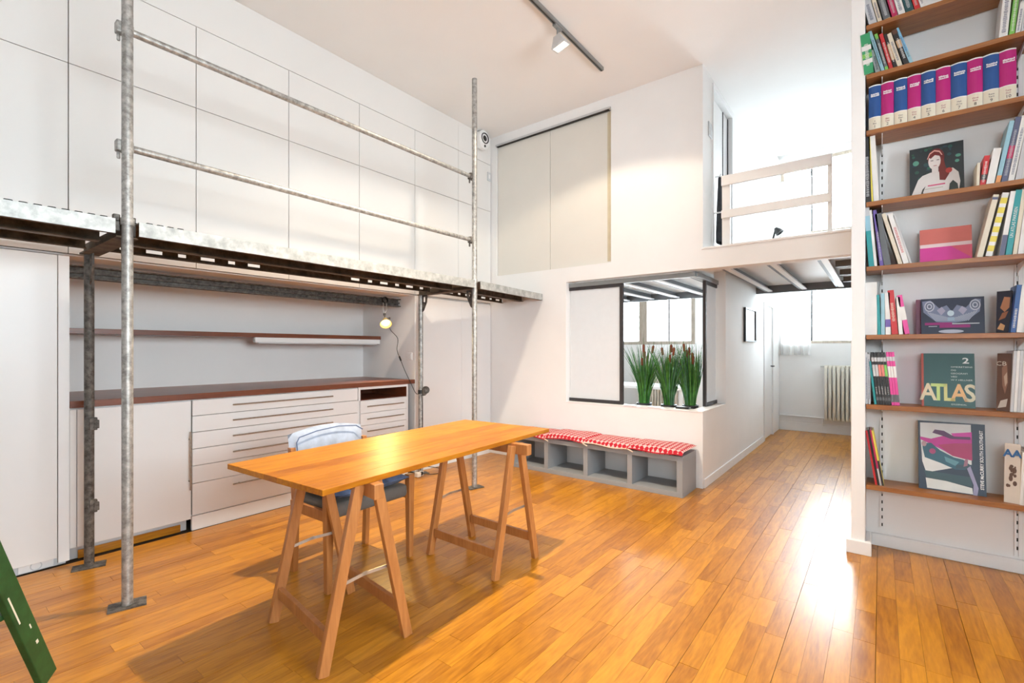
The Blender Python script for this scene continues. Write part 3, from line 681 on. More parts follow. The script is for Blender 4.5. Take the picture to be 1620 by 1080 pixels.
# ================================================================== BENCH AND CUSHIONS
bn = thing('cube_bench', 'low grey cube shelf used as a bench under the interior window', 'bench', (-2.32, 4.41, 0))
bx0, bx1, by0, by1, bh = -3.265, -1.37, 4.212, 4.60, 0.362
fr = 0.045
MB().box(bx0, bx1, by0, by1, 0, fr).build('bottom_board', GREYB, bn, bevel=0.0015)
MB().box(bx0, bx1, by0, by1, bh-fr, bh).build('top_board', GREYB, bn, bevel=0.0015)
for x0, x1 in ((bx0, bx0+0.05), (bx1-0.052, bx1)): MB().box(x0, x1, by0, by1, fr, bh-fr).build('side_board', GREYB, bn, bevel=0.0015)
for xd in (-2.800, -2.330, -1.862): MB().box(xd-0.024, xd+0.024, by0+0.001, by1, fr, bh-fr).build('divider', GREYB, bn, bevel=0.0015)
def houndstooth():
    m = D.materials.new('red_white_houndstooth'); m.use_nodes = True; nt = m.node_tree; N = nt.nodes; L = nt.links; b = N['Principled BSDF']; b.inputs['Roughness'].default_value = 0.9
    tc = N.new('ShaderNodeTexCoord'); nz = N.new('ShaderNodeTexNoise'); nz.inputs['Scale'].default_value = 9; L.new(tc.outputs['Object'], nz.inputs['Vector'])
    ad = N.new('ShaderNodeMixRGB'); ad.blend_type = 'ADD'; ad.inputs[0].default_value = 0.02; L.new(tc.outputs['Object'], ad.inputs[1]); L.new(nz.outputs['Color'], ad.inputs[2])
    mp = N.new('ShaderNodeMapping'); mp.inputs['Rotation'].default_value = (0, 0, math.radians(45)); L.new(ad.outputs[0], mp.inputs['Vector'])
    sx = N.new('ShaderNodeSeparateXYZ'); L.new(mp.outputs[0], sx.inputs[0]); cx = N.new('ShaderNodeCombineXYZ'); L.new(sx.outputs[0], cx.inputs[0]); L.new(sx.outputs[1], cx.inputs[1]); cx.inputs[2].default_value = 0.25
    ck = N.new('ShaderNodeTexChecker'); ck.inputs['Scale'].default_value = 32; ck.inputs['Color1'].default_value = (0.60, 0.012, 0.03, 1); ck.inputs['Color2'].default_value = (0.86, 0.62, 0.58, 1); L.new(cx.outputs[0], ck.inputs['Vector'])
    ck2 = N.new('ShaderNodeTexChecker'); ck2.inputs['Scale'].default_value = 64; ck2.inputs['Color1'].default_value = (0.66, 0.016, 0.04, 1); ck2.inputs['Color2'].default_value = (0.40, 0.006, 0.02, 1); L.new(cx.outputs[0], ck2.inputs['Vector'])
    mx = N.new('ShaderNodeMixRGB'); L.new(ck.outputs['Fac'], mx.inputs[0]); mx.inputs[2].default_value = (0.42, 0.003, 0.015, 1); mx.inputs[1].default_value = (0.74, 0.50, 0.48, 1)
    mx2 = N.new('ShaderNodeMixRGB'); mx2.inputs[0].default_value = 0.15; L.new(mx.outputs[0], mx2.inputs[1]); L.new(ck2.outputs[0], mx2.inputs[2])
    L.new(mx2.outputs[0], b.inputs['Base Color']); MATS['houndstooth'] = m; return m
HT = houndstooth(); REDM = mat('red_cotton', (0.48, 0.006, 0.02), 0.85, var=0.1); CREAMC = mat('cream_cotton_back', (0.72, 0.60, 0.47), 0.9)
cus = [(-3.27, -2.80, 'first red and white houndstooth cushion on the bench, partly hidden by the table corner', 0.02), (-2.80, -2.335, 'second red and white houndstooth cushion on the bench, bulging with a red front edge', 0.034),
       (-2.335, -1.865, 'third red and white houndstooth cushion on the bench, lying flat', 0.026), (-1.865, -1.372, 'fourth red and white houndstooth cushion at the window end of the bench', 0.032)]
for i, (a, b, lb, hh) in enumerate(cus):
    hh *= 1.6
    rr = random.Random(i+3)
    o = thing('seat_pad', lb, 'cushion', ((a+b)/2, 4.39, bh), group='houndstooth seat pads')
    ph = rr.random()*6
    def surf(s, a=a, b=b, hh=hh, ph=ph):
        def f(u, v):
            e = (max(0.0, 4*u*(1-u))**0.30)*(max(0.0, 4*v*(1-v))**0.30)
            x = a-0.01+(b-a+0.02)*u; y = 4.188+0.402*v
            wv = 0.006*math.sin(u*8+ph)*math.cos(v*5+ph)
            z = bh+0.006+(0.016+hh)*0.5
            dr = max(0.0, 1-v/0.12)**2
            return (x, y+0.005*math.sin(u*11+ph)*(1-v)-0.006*dr, z+s*((0.006+hh)*0.5*e)+(wv*e if s > 0 else 0)+(0.002 if s < 0 else 0)-(0.030+0.008*math.sin(u*6+ph))*dr)
        return f
    MB().grid(surf(1), 24, 20).build('quilted_top', HT, o, smooth=True)
    MB().grid(surf(-1), 24, 20).build('underside', REDM if i != 2 else CREAMC, o, smooth=True)
    MB().tube([Vector(surf(1)(k/12, 0.004))+Vector((0, -0.003, 0)) for k in range(13)], 0.0055, 6).build('front_piping', (REDM, REDM, CREAMC, REDM)[i], o, smooth=True)
    MB().tube([Vector(surf(1)(0.02+k*0.02, 0.0))+Vector((0, -0.006, -0.002-0.004*k)) for k in range(6)], 0.006, 6).build('tie', CREAMC, o, smooth=True)

# ================================================================== REEDS ON THE SILL
BLADE = mat('reed_green', (0.05, 0.19, 0.03), 0.5, var=0.6, scale=22); BLADE2 = mat('reed_blue_green', (0.06, 0.17, 0.09), 0.5, var=0.4, scale=22)
REEDH = mat('cattail_brown', (0.20, 0.055, 0.025), 0.85, var=0.25, scale=60); STEMM = mat('reed_stem', (0.10, 0.17, 0.05), 0.6)
POTM = mat('planter_black', (0.02, 0.02, 0.022), 0.4)
for i, (cx, cy, sc, lb) in enumerate(((-1.985, 4.865, 1.0, 'clump of artificial cattail reeds on the sill nearest the frosted panel'), (-1.715, 4.85, 1.0, 'middle clump of artificial cattail reeds on the sill'), (-1.53, 4.95, 1.02, 'clump of artificial cattail reeds in the corner of the sill'))):
    rr = random.Random(20+i)
    o = thing('cattail_plant', lb, 'plant', (cx, cy, 0.60), group='cattail plants')
    MB().lathe([(0.0001, 0), (0.065, 0), (0.08, 0.14), (0.07, 0.14), (0.068, 0.12), (0.0001, 0.12)], (cx, cy, 0.60), (0, 0, 1), 20).build('pot', POTM, o, smooth=True)
    for nm, mt_, cnt in (('blades', BLADE, 170), ('pale_blades', BLADE2, 70)):
        mb = MB()
        for k in range(cnt):
            a = rr.random()*6.283; r0 = 0.045*math.sqrt(rr.random()); ln = rr.uniform(0.36, 0.74)*sc; sp = rr.uniform(0.01, 0.15)*(0.5+ln)
            bx_, by_ = cx+r0*math.cos(a), cy+r0*math.sin(a); w0 = rr.uniform(0.0045, 0.008); ta = rr.random()*3.14
            pts = []
            for s in range(5):
                q = s/4; rad = sp*q**1.7*1.25; ww = w0*(1-q**2.2)+0.0006
                p = Vector((bx_+rad*math.cos(a), by_+rad*math.sin(a), 0.715+ln*q*(1-0.1*q)))
                p.x = min(p.x, XC-0.135)
                pts.append((p-Vector((math.cos(ta), math.sin(ta), 0))*ww, p+Vector((math.cos(ta), math.sin(ta), 0))*ww))
            b0 = len(mb.v)
            for p, q in pts: mb.v += [tuple(p), tuple(q)]
            for s in range(4): mb.f.append((b0+2*s, b0+2*s+1, b0+2*s+3, b0+2*s+2)); mb.m.append(0)
        mb.build(nm, mt_, o, fix=False)
    for k in range(6):
        a = rr.random()*6.283; tl = rr.uniform(0.02, 0.11); ht = rr.uniform(0.40, 0.60)*sc
        p0 = Vector((cx, cy, 0.72)); p1 = Vector((min(XC-0.15, cx+tl*math.cos(a)), cy+tl*0.8*math.sin(a), 0.72+ht)); d = (p1-p0).normalized()
        st = MB().tube([p0, p1, p1+d*0.11], [0.004, 0.0032, 0.0014], 6).build('cattail_stem', STEMM, o, smooth=True)
        h0 = p1-d*0.045
        MB().tube([h0, h0+d*0.008, h0+d*0.075, h0+d*0.085], [0.004, 0.0125, 0.0125, 0.003], 10).build('cattail_head', REEDH, st, smooth=True)
tag(MB().box(-2.10, -1.46, 4.775, 5.02, 0.56, 0.60).build('plant_shelf', WHITE, bevel=0.003), 'white shelf behind the parapet carrying the reeds', 'shelf')
tag(MB().box(-1.60, -1.47, 4.70, 4.762, 0.7222, 0.742).build('black_tray', BLACK, bevel=0.003), 'small black tray on the sill in front of the corner reeds', 'tray')
for xx, lb in ((-2.10, 'left white tile lying on the window sill edge'), (-1.85, 'right white tile lying on the window sill edge')):
    tag(MB().box(xx, xx+0.12, YB-0.008, YB+0.045, 0.7222, 0.731).build('white_tile', WHITE, bevel=0.002), lb, 'tile', 'white tiles on the sill')
# low white table standing in the studio behind the reeds
wt = thing('studio_table', 'white table in the studio behind the reeds', 'table', (-2.9, 7.2, 0))
MB().box(-3.6, -2.2, 6.8, 7.5, 0.72, 0.76).build('top', WHITE, wt, bevel=0.004)
for xx in (-3.55, -2.25):
    for yy in (6.85, 7.45): MB().box(xx-0.02, xx+0.02, yy-0.02, yy+0.02, 0, 0.72).build('leg', WHITE, wt)
def radiator(x0, n, pitch, z0, z1, label):
    r = thing('radiator', label, 'radiator', (x0+n*pitch/2, YF-0.09, z0))
    for i in range(n):
        xx = x0+i*pitch
        MB().box(xx+0.004, xx+pitch-0.012, YF-0.13, YF-0.045, z0+0.02, z1-0.02).box(xx, xx+pitch, YF-0.10, YF-0.06, z0, z0+0.05).box(xx, xx+pitch, YF-0.10, YF-0.06, z1-0.05, z1).build('column', RADM, r, bevel=0.008, smooth=True)
    MB().tube([(x0-0.05, YF-0.08, z1-0.02), (x0+0.01, YF-0.08, z1-0.02)], 0.012, 8).build('valve', CHROME, r, smooth=True)
    MB().tube([(x0-0.02, YF-0.08, z0+0.02), (x0-0.02, YF-0.08, 0.12)], 0.010, 8).build('feed_pipe', WHITE, r, smooth=True)
radiator(-0.69, 9, 0.054, 0.21, 1.06, 'cream column radiator below the corridor window')
radiator(-3.7, 14, 0.054, 0.21, 1.0, 'cream column radiator in the studio behind the reeds')

# ================================================================== CURTAINS, PICTURE, LOFT THINGS
def curtain(label, x0, x1, z0, z1, y):
    o = thing('curtain', label, 'curtain', ((x0+x1)/2, y, z0))
    def f(s):
        return lambda u, v: (x0+(x1-x0)*u, y+s+0.028*math.sin(u*30)*(0.5+0.5*(1-v))+0.01*math.sin(u*71), z0+(z1-z0)*v)
    MB().grid(f(0), 72, 8).build('cloth', VOILE, o, smooth=True, fix=False)
    MB().tube([(x0-0.05, y, z1+0.005), (x1+0.5 if x1 < -0.5 else x1, y, z1+0.005)], 0.006, 8).build('rod', CHROME, o, smooth=True)
curtain('white voile curtain over the left half of the corridor window', -1.30, -0.865, 1.215, 2.62, YF-0.065)
curtain('white voile curtain over the left half of the loft window', -1.28, -0.865, 3.06, 4.02, YF-0.055)
pf = thing('picture_frame', 'small framed picture in a thin black frame on the corridor wall', 'picture', (XC+0.015, 6.6, 1.40))
MB().box(XC+0.001, XC+0.028, 6.29, 6.31, 1.40, 1.815).box(XC+0.001, XC+0.028, 6.885, 6.905, 1.40, 1.815).box(XC+0.001, XC+0.028, 6.31, 6.885, 1.40, 1.418).box(XC+0.001, XC+0.028, 6.31, 6.885, 1.797, 1.815).build('frame', BLACK, pf)
MB().box(XC+0.002, XC+0.012, 6.31, 6.885, 1.418, 1.797).build('mount', WHITE, pf)
MB().box(XC+0.012, XC+0.0125, 6.50, 6.72, 1.50, 1.72).build('print', GREYW, pf)
rl = thing('loft_railing', 'white wooden railing of two boards along the loft edge', 'railing', (-0.75, 4.68, 2.2))
for x0, x1 in ((-1.165, -1.095), (-0.345, -0.315)): MB().box(x0, x1, 4.695, 4.735, 2.237, 2.912).build('post', WHITE, rl, bevel=0.003)
MB().box(-1.165, -0.318, 4.668, 4.694, 2.812, 2.902).build('board', WHITE, rl, bevel=0.003)
MB().box(-1.165, -0.318, 4.668, 4.694, 2.512, 2.586).build('board', WHITE, rl, bevel=0.003)
jk = thing('hanging_jacket', 'dark jacket hanging on the loft door beside the railing', 'jacket', (XC+0.05, 5.05, 2.36))
JM = mat('charcoal_cloth', (0.03, 0.032, 0.038), 0.9, var=0.3, scale=20)
def jf(u, v):
    t = 2*math.pi*u; ww = 0.03+0.075*(1-v)**0.8+0.012*math.sin(3*t+5*v); dd = 0.018+0.022*(1-v)
    return (XC+0.045+dd*math.cos(t)*(1 if math.cos(t) > 0 else 0.6), 5.03+ww*math.sin(t), 2.36+0.65*v)
MB().grid(jf, 24, 12).build('cloth', JM, jk, smooth=True)
MB().tube([(XC+0.002, 5.03, 3.03), (XC+0.05, 5.03, 3.03), (XC+0.055, 5.03, 3.05)], 0.008, 8).build('hook', WHITE, jk, smooth=True)
tag(MB().tube([(XC+0.02, 4.93, 2.64), (XC+0.085, 4.93, 2.64), (XC+0.11, 4.93, 2.61), (XC+0.115, 4.93, 2.205)], 0.007, 8).build('grab_rail', WHITE, smooth=True), 'thin bent white tube below the jacket at the loft door', 'rail')
sw = tag(MB().box(XC+0.0005, XC+0.010, 4.79, 4.90, 3.36, 3.50).build('light_switch', ALUL, bevel=0.002), 'grey double light switch high on the loft wall', 'switch')
MB().box(XC+0.010, XC+0.013, 4.81, 4.88, 3.44, 3.48).box(XC+0.010, XC+0.013, 4.81, 4.88, 3.38, 3.42).build('rocker', GREYW, sw)
tl = thing('desk_lamp', 'small dark desk lamp on the loft window ledge', 'lamp', (-1.12, 7.0, 2.20))
MB().disc((-1.12, 7.0, 2.20), 0.07, (0,0,1), 0.02).build('base', BLACK, tl)
MB().tube([(-1.12, 7.0, 2.22), (-1.14, 7.0, 2.62), (-1.08, 7.0, 2.86)], 0.012, 8).build('arm', BLACK, tl, smooth=True)
MB().lathe([(0.02, 0), (0.055, 0.09), (0.05, 0.09), (0.016, 0)], (-1.08, 7.0, 2.88), (0.5, 0, -0.7), 16).build('shade', BLACK, tl, smooth=True)
for zz, lb in ((3.86, 'upper thin cable stretched across the loft below the ceiling'), (3.78, 'lower thin cable stretched across the loft below the ceiling')):
    tag(MB().tube([(XC+0.05, 7.5, zz-0.02), (-0.16, 7.5, zz+0.02)], 0.003, 6).build('cable', GREYW, smooth=True), lb, 'cable')

# ================================================================== WALL SPEAKER, SWITCH
sp = thing('wall_speaker', 'small white wall speaker with a black cone high in the left corner', 'speaker', (XL+0.04, 4.39, 3.75))
MB().box(XL+0.0005, XL+0.03, 4.32, 4.46, 3.76, 3.92).build('bracket', WHITE, sp, bevel=0.006)
prof = []
def ell(u, v):
    t = 2*math.pi*u; r = (0.0, 0.75, 1.0, 1.0, 0.85)[int(round(v*4))]; dx = (0.10, 0.10, 0.09, 0.035, 0.025)[int(round(v*4))]
    return (XL+dx, 4.39+0.095*r*math.cos(t), 3.855+0.115*r*math.sin(t))
MB().grid(ell, 28, 4).build('housing', WHITE, sp, smooth=True)
MB().lathe([(0.0001, 0.002), (0.018, 0.004), (0.05, -0.004), (0.058, 0.008), (0.064, 0.008), (0.066, 0)], (XL+0.10, 4.39, 3.868), (1, 0, 0), 28).build('cone', BLACK, sp, smooth=True)
MB().lathe([(0.0001, 0.008), (0.014, 0.006), (0.016, 0)], (XL+0.098, 4.39, 3.775), (1, 0, 0), 16).build('tweeter', BLACK, sp, smooth=True)
th = tag(MB().box(XL+0.0005, XL+0.012, 4.545, 4.605, 3.42, 3.53).build('thermostat', GREYW, bevel=0.003), 'small grey wall switch on the last cupboard panel in the corner', 'switch')
MB().box(XL+0.012, XL+0.015, 4.56, 4.59, 3.45, 3.50).build('rocker', WHITE, th)

# ================================================================== TRACK AND FLOODLIGHTS
LAMPC = (1.0, 0.85, 0.66)
tr = tag(MB().box(-2.105, -2.07, 0.9, 4.10, CEIL-0.032, CEIL-0.001).build('ceiling_track', ALU, bevel=0.002), 'slim grey lighting track on the ceiling', 'track')
MB().box(-2.094, -2.081, 0.9, 4.098, CEIL-0.034, CEIL-0.0318).build('groove', BLACK, tr)
LGL = emit('lit_lamp_glass', (1.0, 0.93, 0.80), 2.2)
def flood(y, label, power, size, blend):
    c = Vector((-2.087, y, CEIL-0.034))
    t = thing('track_floodlight', label, 'light', c, local=True)
    MB().box(-0.016, 0.016, -0.05, 0.05, -0.018, -0.001).build('adapter', ALU, t, bevel=0.003)
    MB().tube([(0, 0, -0.018), (0, 0, -0.075)], 0.008, 8).build('stem', ALU, t, smooth=True)
    R_ = Matrix.Rotation(math.radians(-14), 4, 'Y') @ Matrix.Rotation(math.radians(10), 4, 'X'); T_ = Matrix.Translation((0, 0, -0.075))
    M_ = T_ @ R_
    hd = MB().hexa([(-.062,-.05,-.085),(.062,-.05,-.085),(.062,.05,-.085),(-.062,.05,-.085)], [(-.03,-.025,0),(.03,-.025,0),(.03,.025,0),(-.03,.025,0)])
    o = hd.build('housing', ALUL, t, bevel=0.006); o.data.transform(M_)
    r = MB().box(-.066,.066,-.054,-.042,-.098,-.085).box(-.066,.066,.042,.054,-.098,-.085).box(-.066,-.054,-.042,.042,-.098,-.085).box(.054,.066,-.042,.042,-.098,-.085).build('rim', ALUL, t, bevel=0.002); r.data.transform(M_)
    g = MB().box(-.054,.054,-.042,.042,-.092,-.088).build('lamp_glass', LGL, t); g.data.transform(M_)
    l = D.lights.new('flood_beam', 'SPOT'); l.energy = power; l.color = LAMPC; l.spot_size = math.radians(size); l.spot_blend = blend; l.shadow_soft_size = 0.04
    lo = D.objects.new('flood_beam', l); COL.objects.link(lo); lo.parent = t; lo.location = M_ @ Vector((0, 0, -0.135))
flood(3.31, 'square grey floodlight hanging from the ceiling track', 45, 140, 0.2)
flood(2.30, 'second floodlight further along the ceiling track, above the table', 480, 114, 1.0)

# ================================================================== CLIP LAMP, CORD, PLUGS
cp = thing('clip_lamp', 'small lit clip-on lamp hanging from the steel channel in the niche', 'lamp', (-4.13, 3.13, 1.45))
pc = onX(608, 475, -4.13); ph_ = onX(604, 514, -4.10)
MB().lathe([(0.030, 0), (0.036, 0), (0.036, 0.02), (0.030, 0.02), (0.030, 0)], (-4.128, pc.y, pc.z), (1, 0, 0.2), 18).build('clamp_ring', BLACK, cp, smooth=True)
MB().tube([(-4.12, pc.y-0.02, pc.z-0.02), (-4.11, pc.y-0.03, pc.z-0.10), (-4.10, pc.y-0.02, pc.z-0.15)], 0.004, 6).tube([(-4.12, pc.y+0.02, pc.z-0.02), (-4.11, pc.y+0.015, pc.z-0.10), (-4.10, pc.y-0.02, pc.z-0.15)], 0.004, 6).build('spring_arms', CHROME, cp, smooth=True)
pj = Vector((-4.10, pc.y-0.02, pc.z-0.15)); hd0 = Vector((-4.09, ph_.y+0.035, ph_.z+0.06))
MB().tube([pj+Vector((0,0,0.012)), pj-Vector((0,0,0.012))], 0.014, 10).tube([pj, hd0], 0.006, 8).tube([hd0, hd0+Vector((0.01, 0.055, 0.02))], 0.010, 8).build('arm', GALVD, cp, smooth=True)
ax = Vector((0.62, -0.35, -0.70)).normalized()
MB().lathe([(0.018, -0.01), (0.026, 0.005), (0.044, 0.05), (0.062, 0.075), (0.059, 0.075), (0.041, 0.05), (0.022, 0.008), (0.015, -0.005)], hd0-ax*0.0, ax, 24).build('shade', mat('warm_enamel_shade', (0.72, 0.55, 0.24), 0.45), cp, smooth=True)
BULB = emit('lit_bulb', (1.0, 0.80, 0.42), 8)
MB().lathe([(0.0001, 0.02), (0.02, 0.025), (0.036, 0.045), (0.034, 0.06), (0.018, 0.068), (0.0001, 0.07)], hd0, ax, 18).build('bulb', BULB, cp, smooth=True)
l = D.lights.new('clip_bulb', 'SPOT'); l.energy = 30; l.color = (1.0, 0.70, 0.28); l.spot_size = math.radians(120); l.spot_blend = 0.5; l.shadow_soft_size = 0.045
lo = D.objects.new('clip_bulb', l); COL.objects.link(lo); lo.parent = cp
lo.location = hd0+ax*0.085-Vector(cp.location); lo.rotation_euler = ax.to_track_quat('-Z', 'Y').to_euler()
cd = thing('lamp_cord', 'thin black lamp cord hanging from the clip lamp down to the floor plugs', 'cord', (-3.95, 3.3, 0.02))
cpts = [hd0+Vector((0.01, 0.055, 0.02))]
for (u, v, x_) in ((617, 520, -4.08), (629, 535, -4.05), (628, 553, -4.02), (633, 567, -3.98), (640, 585, -3.92), (650, 606, -3.87), (658, 622, -3.84)):
    cpts.append(onX(u, v, x_))
PRx, PRy = PR[1]
cpts += [Vector((PRx+0.03, PRy-0.01, 0.80)), Vector((PRx+0.028, PRy-0.005, 0.40)), Vector((PRx+0.03, PRy-0.03, 0.06)), Vector((PRx+0.05, PRy-0.07, 0.012))]
def smooth_path(P, k=5):
    out = []; n = len(P)
    for i in range(n-1):
        p0, p1, p2, p3 = P[max(i-1, 0)], P[i], P[i+1], P[min(i+2, n-1)]
        for s in range(k):
            t = s/k; out.append(0.5*((2*p1)+(p2-p0)*t+(2*p0-5*p1+4*p2-p3)*t*t+(3*p1-p0-3*p2+p3)*t**3))
    return out+[P[-1]]
MB().tube(smooth_path(cpts), 0.0032, 6).build('cable', BLACK, cd, smooth=True)
q = cpts[4]; MB().bar(q+Vector((0,-0.012,0.025)), q+Vector((0,0.012,-0.025)), 0.016, 0.012, up=(1,0,0)).build('inline_switch', BLACK, cd, bevel=0.003)
rl_ = thing('cable_reel', 'small dark round coupler strapped to the far rear scaffold post', 'coupler', (PRx+0.06, PRy, 0.86))
MB().lathe([(0.0001, 0.012), (0.018, 0.014), (0.022, 0.006), (0.030, 0.006), (0.038, 0.012), (0.040, -0.012), (0.0001, -0.014)], (PRx+0.045, PRy+0.03, 0.878), (0.8, -0.6, 0), 20).build('drum', GALVD, rl_, smooth=True)
MB().lathe([(0.0245, -0.02), (0.029, -0.02), (0.029, 0.02), (0.0245, 0.02)], (PRx, PRy, 0.86), (0, 0, 1), 18).build('strap', BLACK, rl_, smooth=True)
pg = thing('plug_adapters', 'cluster of pale plug adapters on the floor at the far rear scaffold post', 'plugs', (-3.74, 3.30, 0))
MB().box(-3.76, -3.71, 3.24, 3.29, 0.002, 0.05).build('adapter', mat('ivory_plastic', (0.7, 0.62, 0.52), 0.45), pg, bevel=0.006)
MB().tube([(-3.735, 3.29, 0.03), (-3.735, 3.325, 0.03)], 0.018, 12).build('plug', BLACK, pg, smooth=True)
MB().box(-3.78, -3.735, 3.32, 3.345, 0.002, 0.045).build('adapter', WHITE, pg, bevel=0.006)
cpts2 = [Vector((-3.735, 3.33, 0.028)), Vector((-3.69, 3.42, 0.006)), Vector((-3.66, 3.56, 0.006)), Vector((-3.72, 3.64, 0.01)), Vector((-3.86, 3.56, 0.03)), Vector((-3.893, 3.46, 0.06))]
tag(MB().tube(smooth_path(cpts2), 0.0035, 6).build('floor_cable', BLACK, smooth=True), 'loop of thin black cable on the floor beside the closet', 'cable')

# ================================================================== GREEN LADDER
ld = thing('step_ladder', 'worn green painted wooden step ladder at the left edge', 'ladder', (-2.58, 0.36, 0))
P0 = Vector((-2.575, 0.365, 0.0)); DL = Vector((0.18, -0.155, 0.55)).normalized(); SD = Vector((-0.652, -0.758, 0)).normalized()
def rail(p, ln, name):
    nrm = DL.cross(SD)
    mb = MB(); a = SD*0.0125; b = nrm.normalized()*0.0375
    e = p+DL*ln
    mb.hexa([p-a-b, p+a-b, p+a+b, p-a+b], [e-a-b, e+a-b, e+a+b, e-a+b]); return mb.build(name, GREEN, ld, bevel=0.003)
base = P0+Vector((0, 0, 0.017))
r1 = rail(base, 1.55, 'front_rail'); rail(base+SD*0.44, 1.55, 'front_rail')
for k in range(1, 6):
    c = base+DL*(0.27*k+0.1)
    MB().bar(c+SD*0.0125, c+SD*0.4275, 0.095, 0.02).build('tread', GREEN, ld, bevel=0.003)
ap = base+DL*1.55; bd = Vector((0.18, -0.155, -0.55)).normalized()
for s in (0, 0.44): MB().bar(ap+SD*s, ap+SD*s+bd*1.55+Vector((0,0,0.0)), 0.03, 0.05, up=SD).build('rear_leg', GREEN, ld, bevel=0.003)
MB().bar(ap+SD*(-0.02), ap+SD*0.46, 0.2, 0.022).build('top_step', GREEN, ld, bevel=0.003)
f0 = base-SD*0.0128
nb = DL.cross(SD).normalized()
for (a, b, wd) in ((0.33, 0.46, 0.006), (0.19, 0.205, 0.010), (0.27, 0.29, 0.005)):
    q0 = f0+DL*a+nb*(0.02 if wd == 0.006 else -0.01)
    MB().bar(q0, q0+(DL*(b-a)), wd, 0.0012, up=SD).build('paint_drip', PAINTDRIP, r1)

# ================================================================== BOOKSHELF
YS0, YS1 = 3.77, 4.018
SZ = [3.356, 3.042, 2.688, 2.235, 1.826, 1.394, 0.953, 0.444]
bs = thing('bookshelf', 'teak wall shelves on white slotted uprights beside the pillar', 'bookshelf', (0.6, 3.9, 0.4))
for xu in (0.008, 0.632, 1.27):
    up = MB().box(xu-0.0125, xu-0.004, 4.004, 4.0195, 0.095, 3.9).box(xu+0.004, xu+0.0125, 4.004, 4.0195, 0.095, 3.9).box(xu-0.004, xu+0.004, 4.012, 4.0195, 0.095, 3.9).build('upright', WHITE, bs)
    sl = MB(); z = 0.13
    while z < 3.85: sl.box(xu-0.0035, xu+0.0035, 4.0105, 4.0119, z, z+0.02); z += 0.05
    s_ = sl.build('slots', GAP, up)
for i, z in enumerate(SZ):
    b = MB().box(-0.072, 1.32, YS0, YS1-0.016, z-0.028, z).build('shelf_board', TEAK, bs, bevel=0.002)
    for xu in (0.008, 0.632, 1.27):
        MB().prism([(YS0+0.02, z-0.029), (4.004, z-0.029), (4.004, z-0.10), (3.97, z-0.075), (YS0+0.02, z-0.040)], 'x', xu-0.002, xu+0.002).build('bracket', WHITE, b)

BCOL = {}
def bm_(c):
    key = tuple(round(x_, 3) for x_ in c)
    if key not in BCOL: BCOL[key] = mat('book_ink_%02d' % len(BCOL), c, 0.42, var=0.05, scale=12)
    return BCOL[key]
PAGE = mat('paper_pages', (0.74, 0.70, 0.62), 0.85, var=0.06, scale=40, stretch=(20, 1, 1))
C = dict(white=(0.78,0.77,0.75), cream=(0.70,0.63,0.50), black=(0.02,0.02,0.022), red=(0.55,0.025,0.03), blue=(0.015,0.08,0.28), sky=(0.20,0.48,0.72), lblue=(0.30,0.52,0.62), green=(0.04,0.33,0.14), lgreen=(0.20,0.52,0.10),
         teal=(0.02,0.30,0.32), pink=(0.72,0.07,0.33), magenta=(0.52,0.008,0.20), crimson=(0.48,0.02,0.10), slate=(0.10,0.11,0.19), grey=(0.12,0.13,0.14), lgrey=(0.55,0.56,0.58), purple=(0.14,0.09,0.36), yellow=(0.75,0.62,0.08), orange=(0.70,0.30,0.10), brown=(0.10,0.045,0.03),
         maroon=(0.20,0.05,0.10), navy=(0.02,0.03,0.07), petrol=(0.015,0.075,0.085), tan=(0.55,0.36,0.20), coral=(0.70,0.22,0.18))
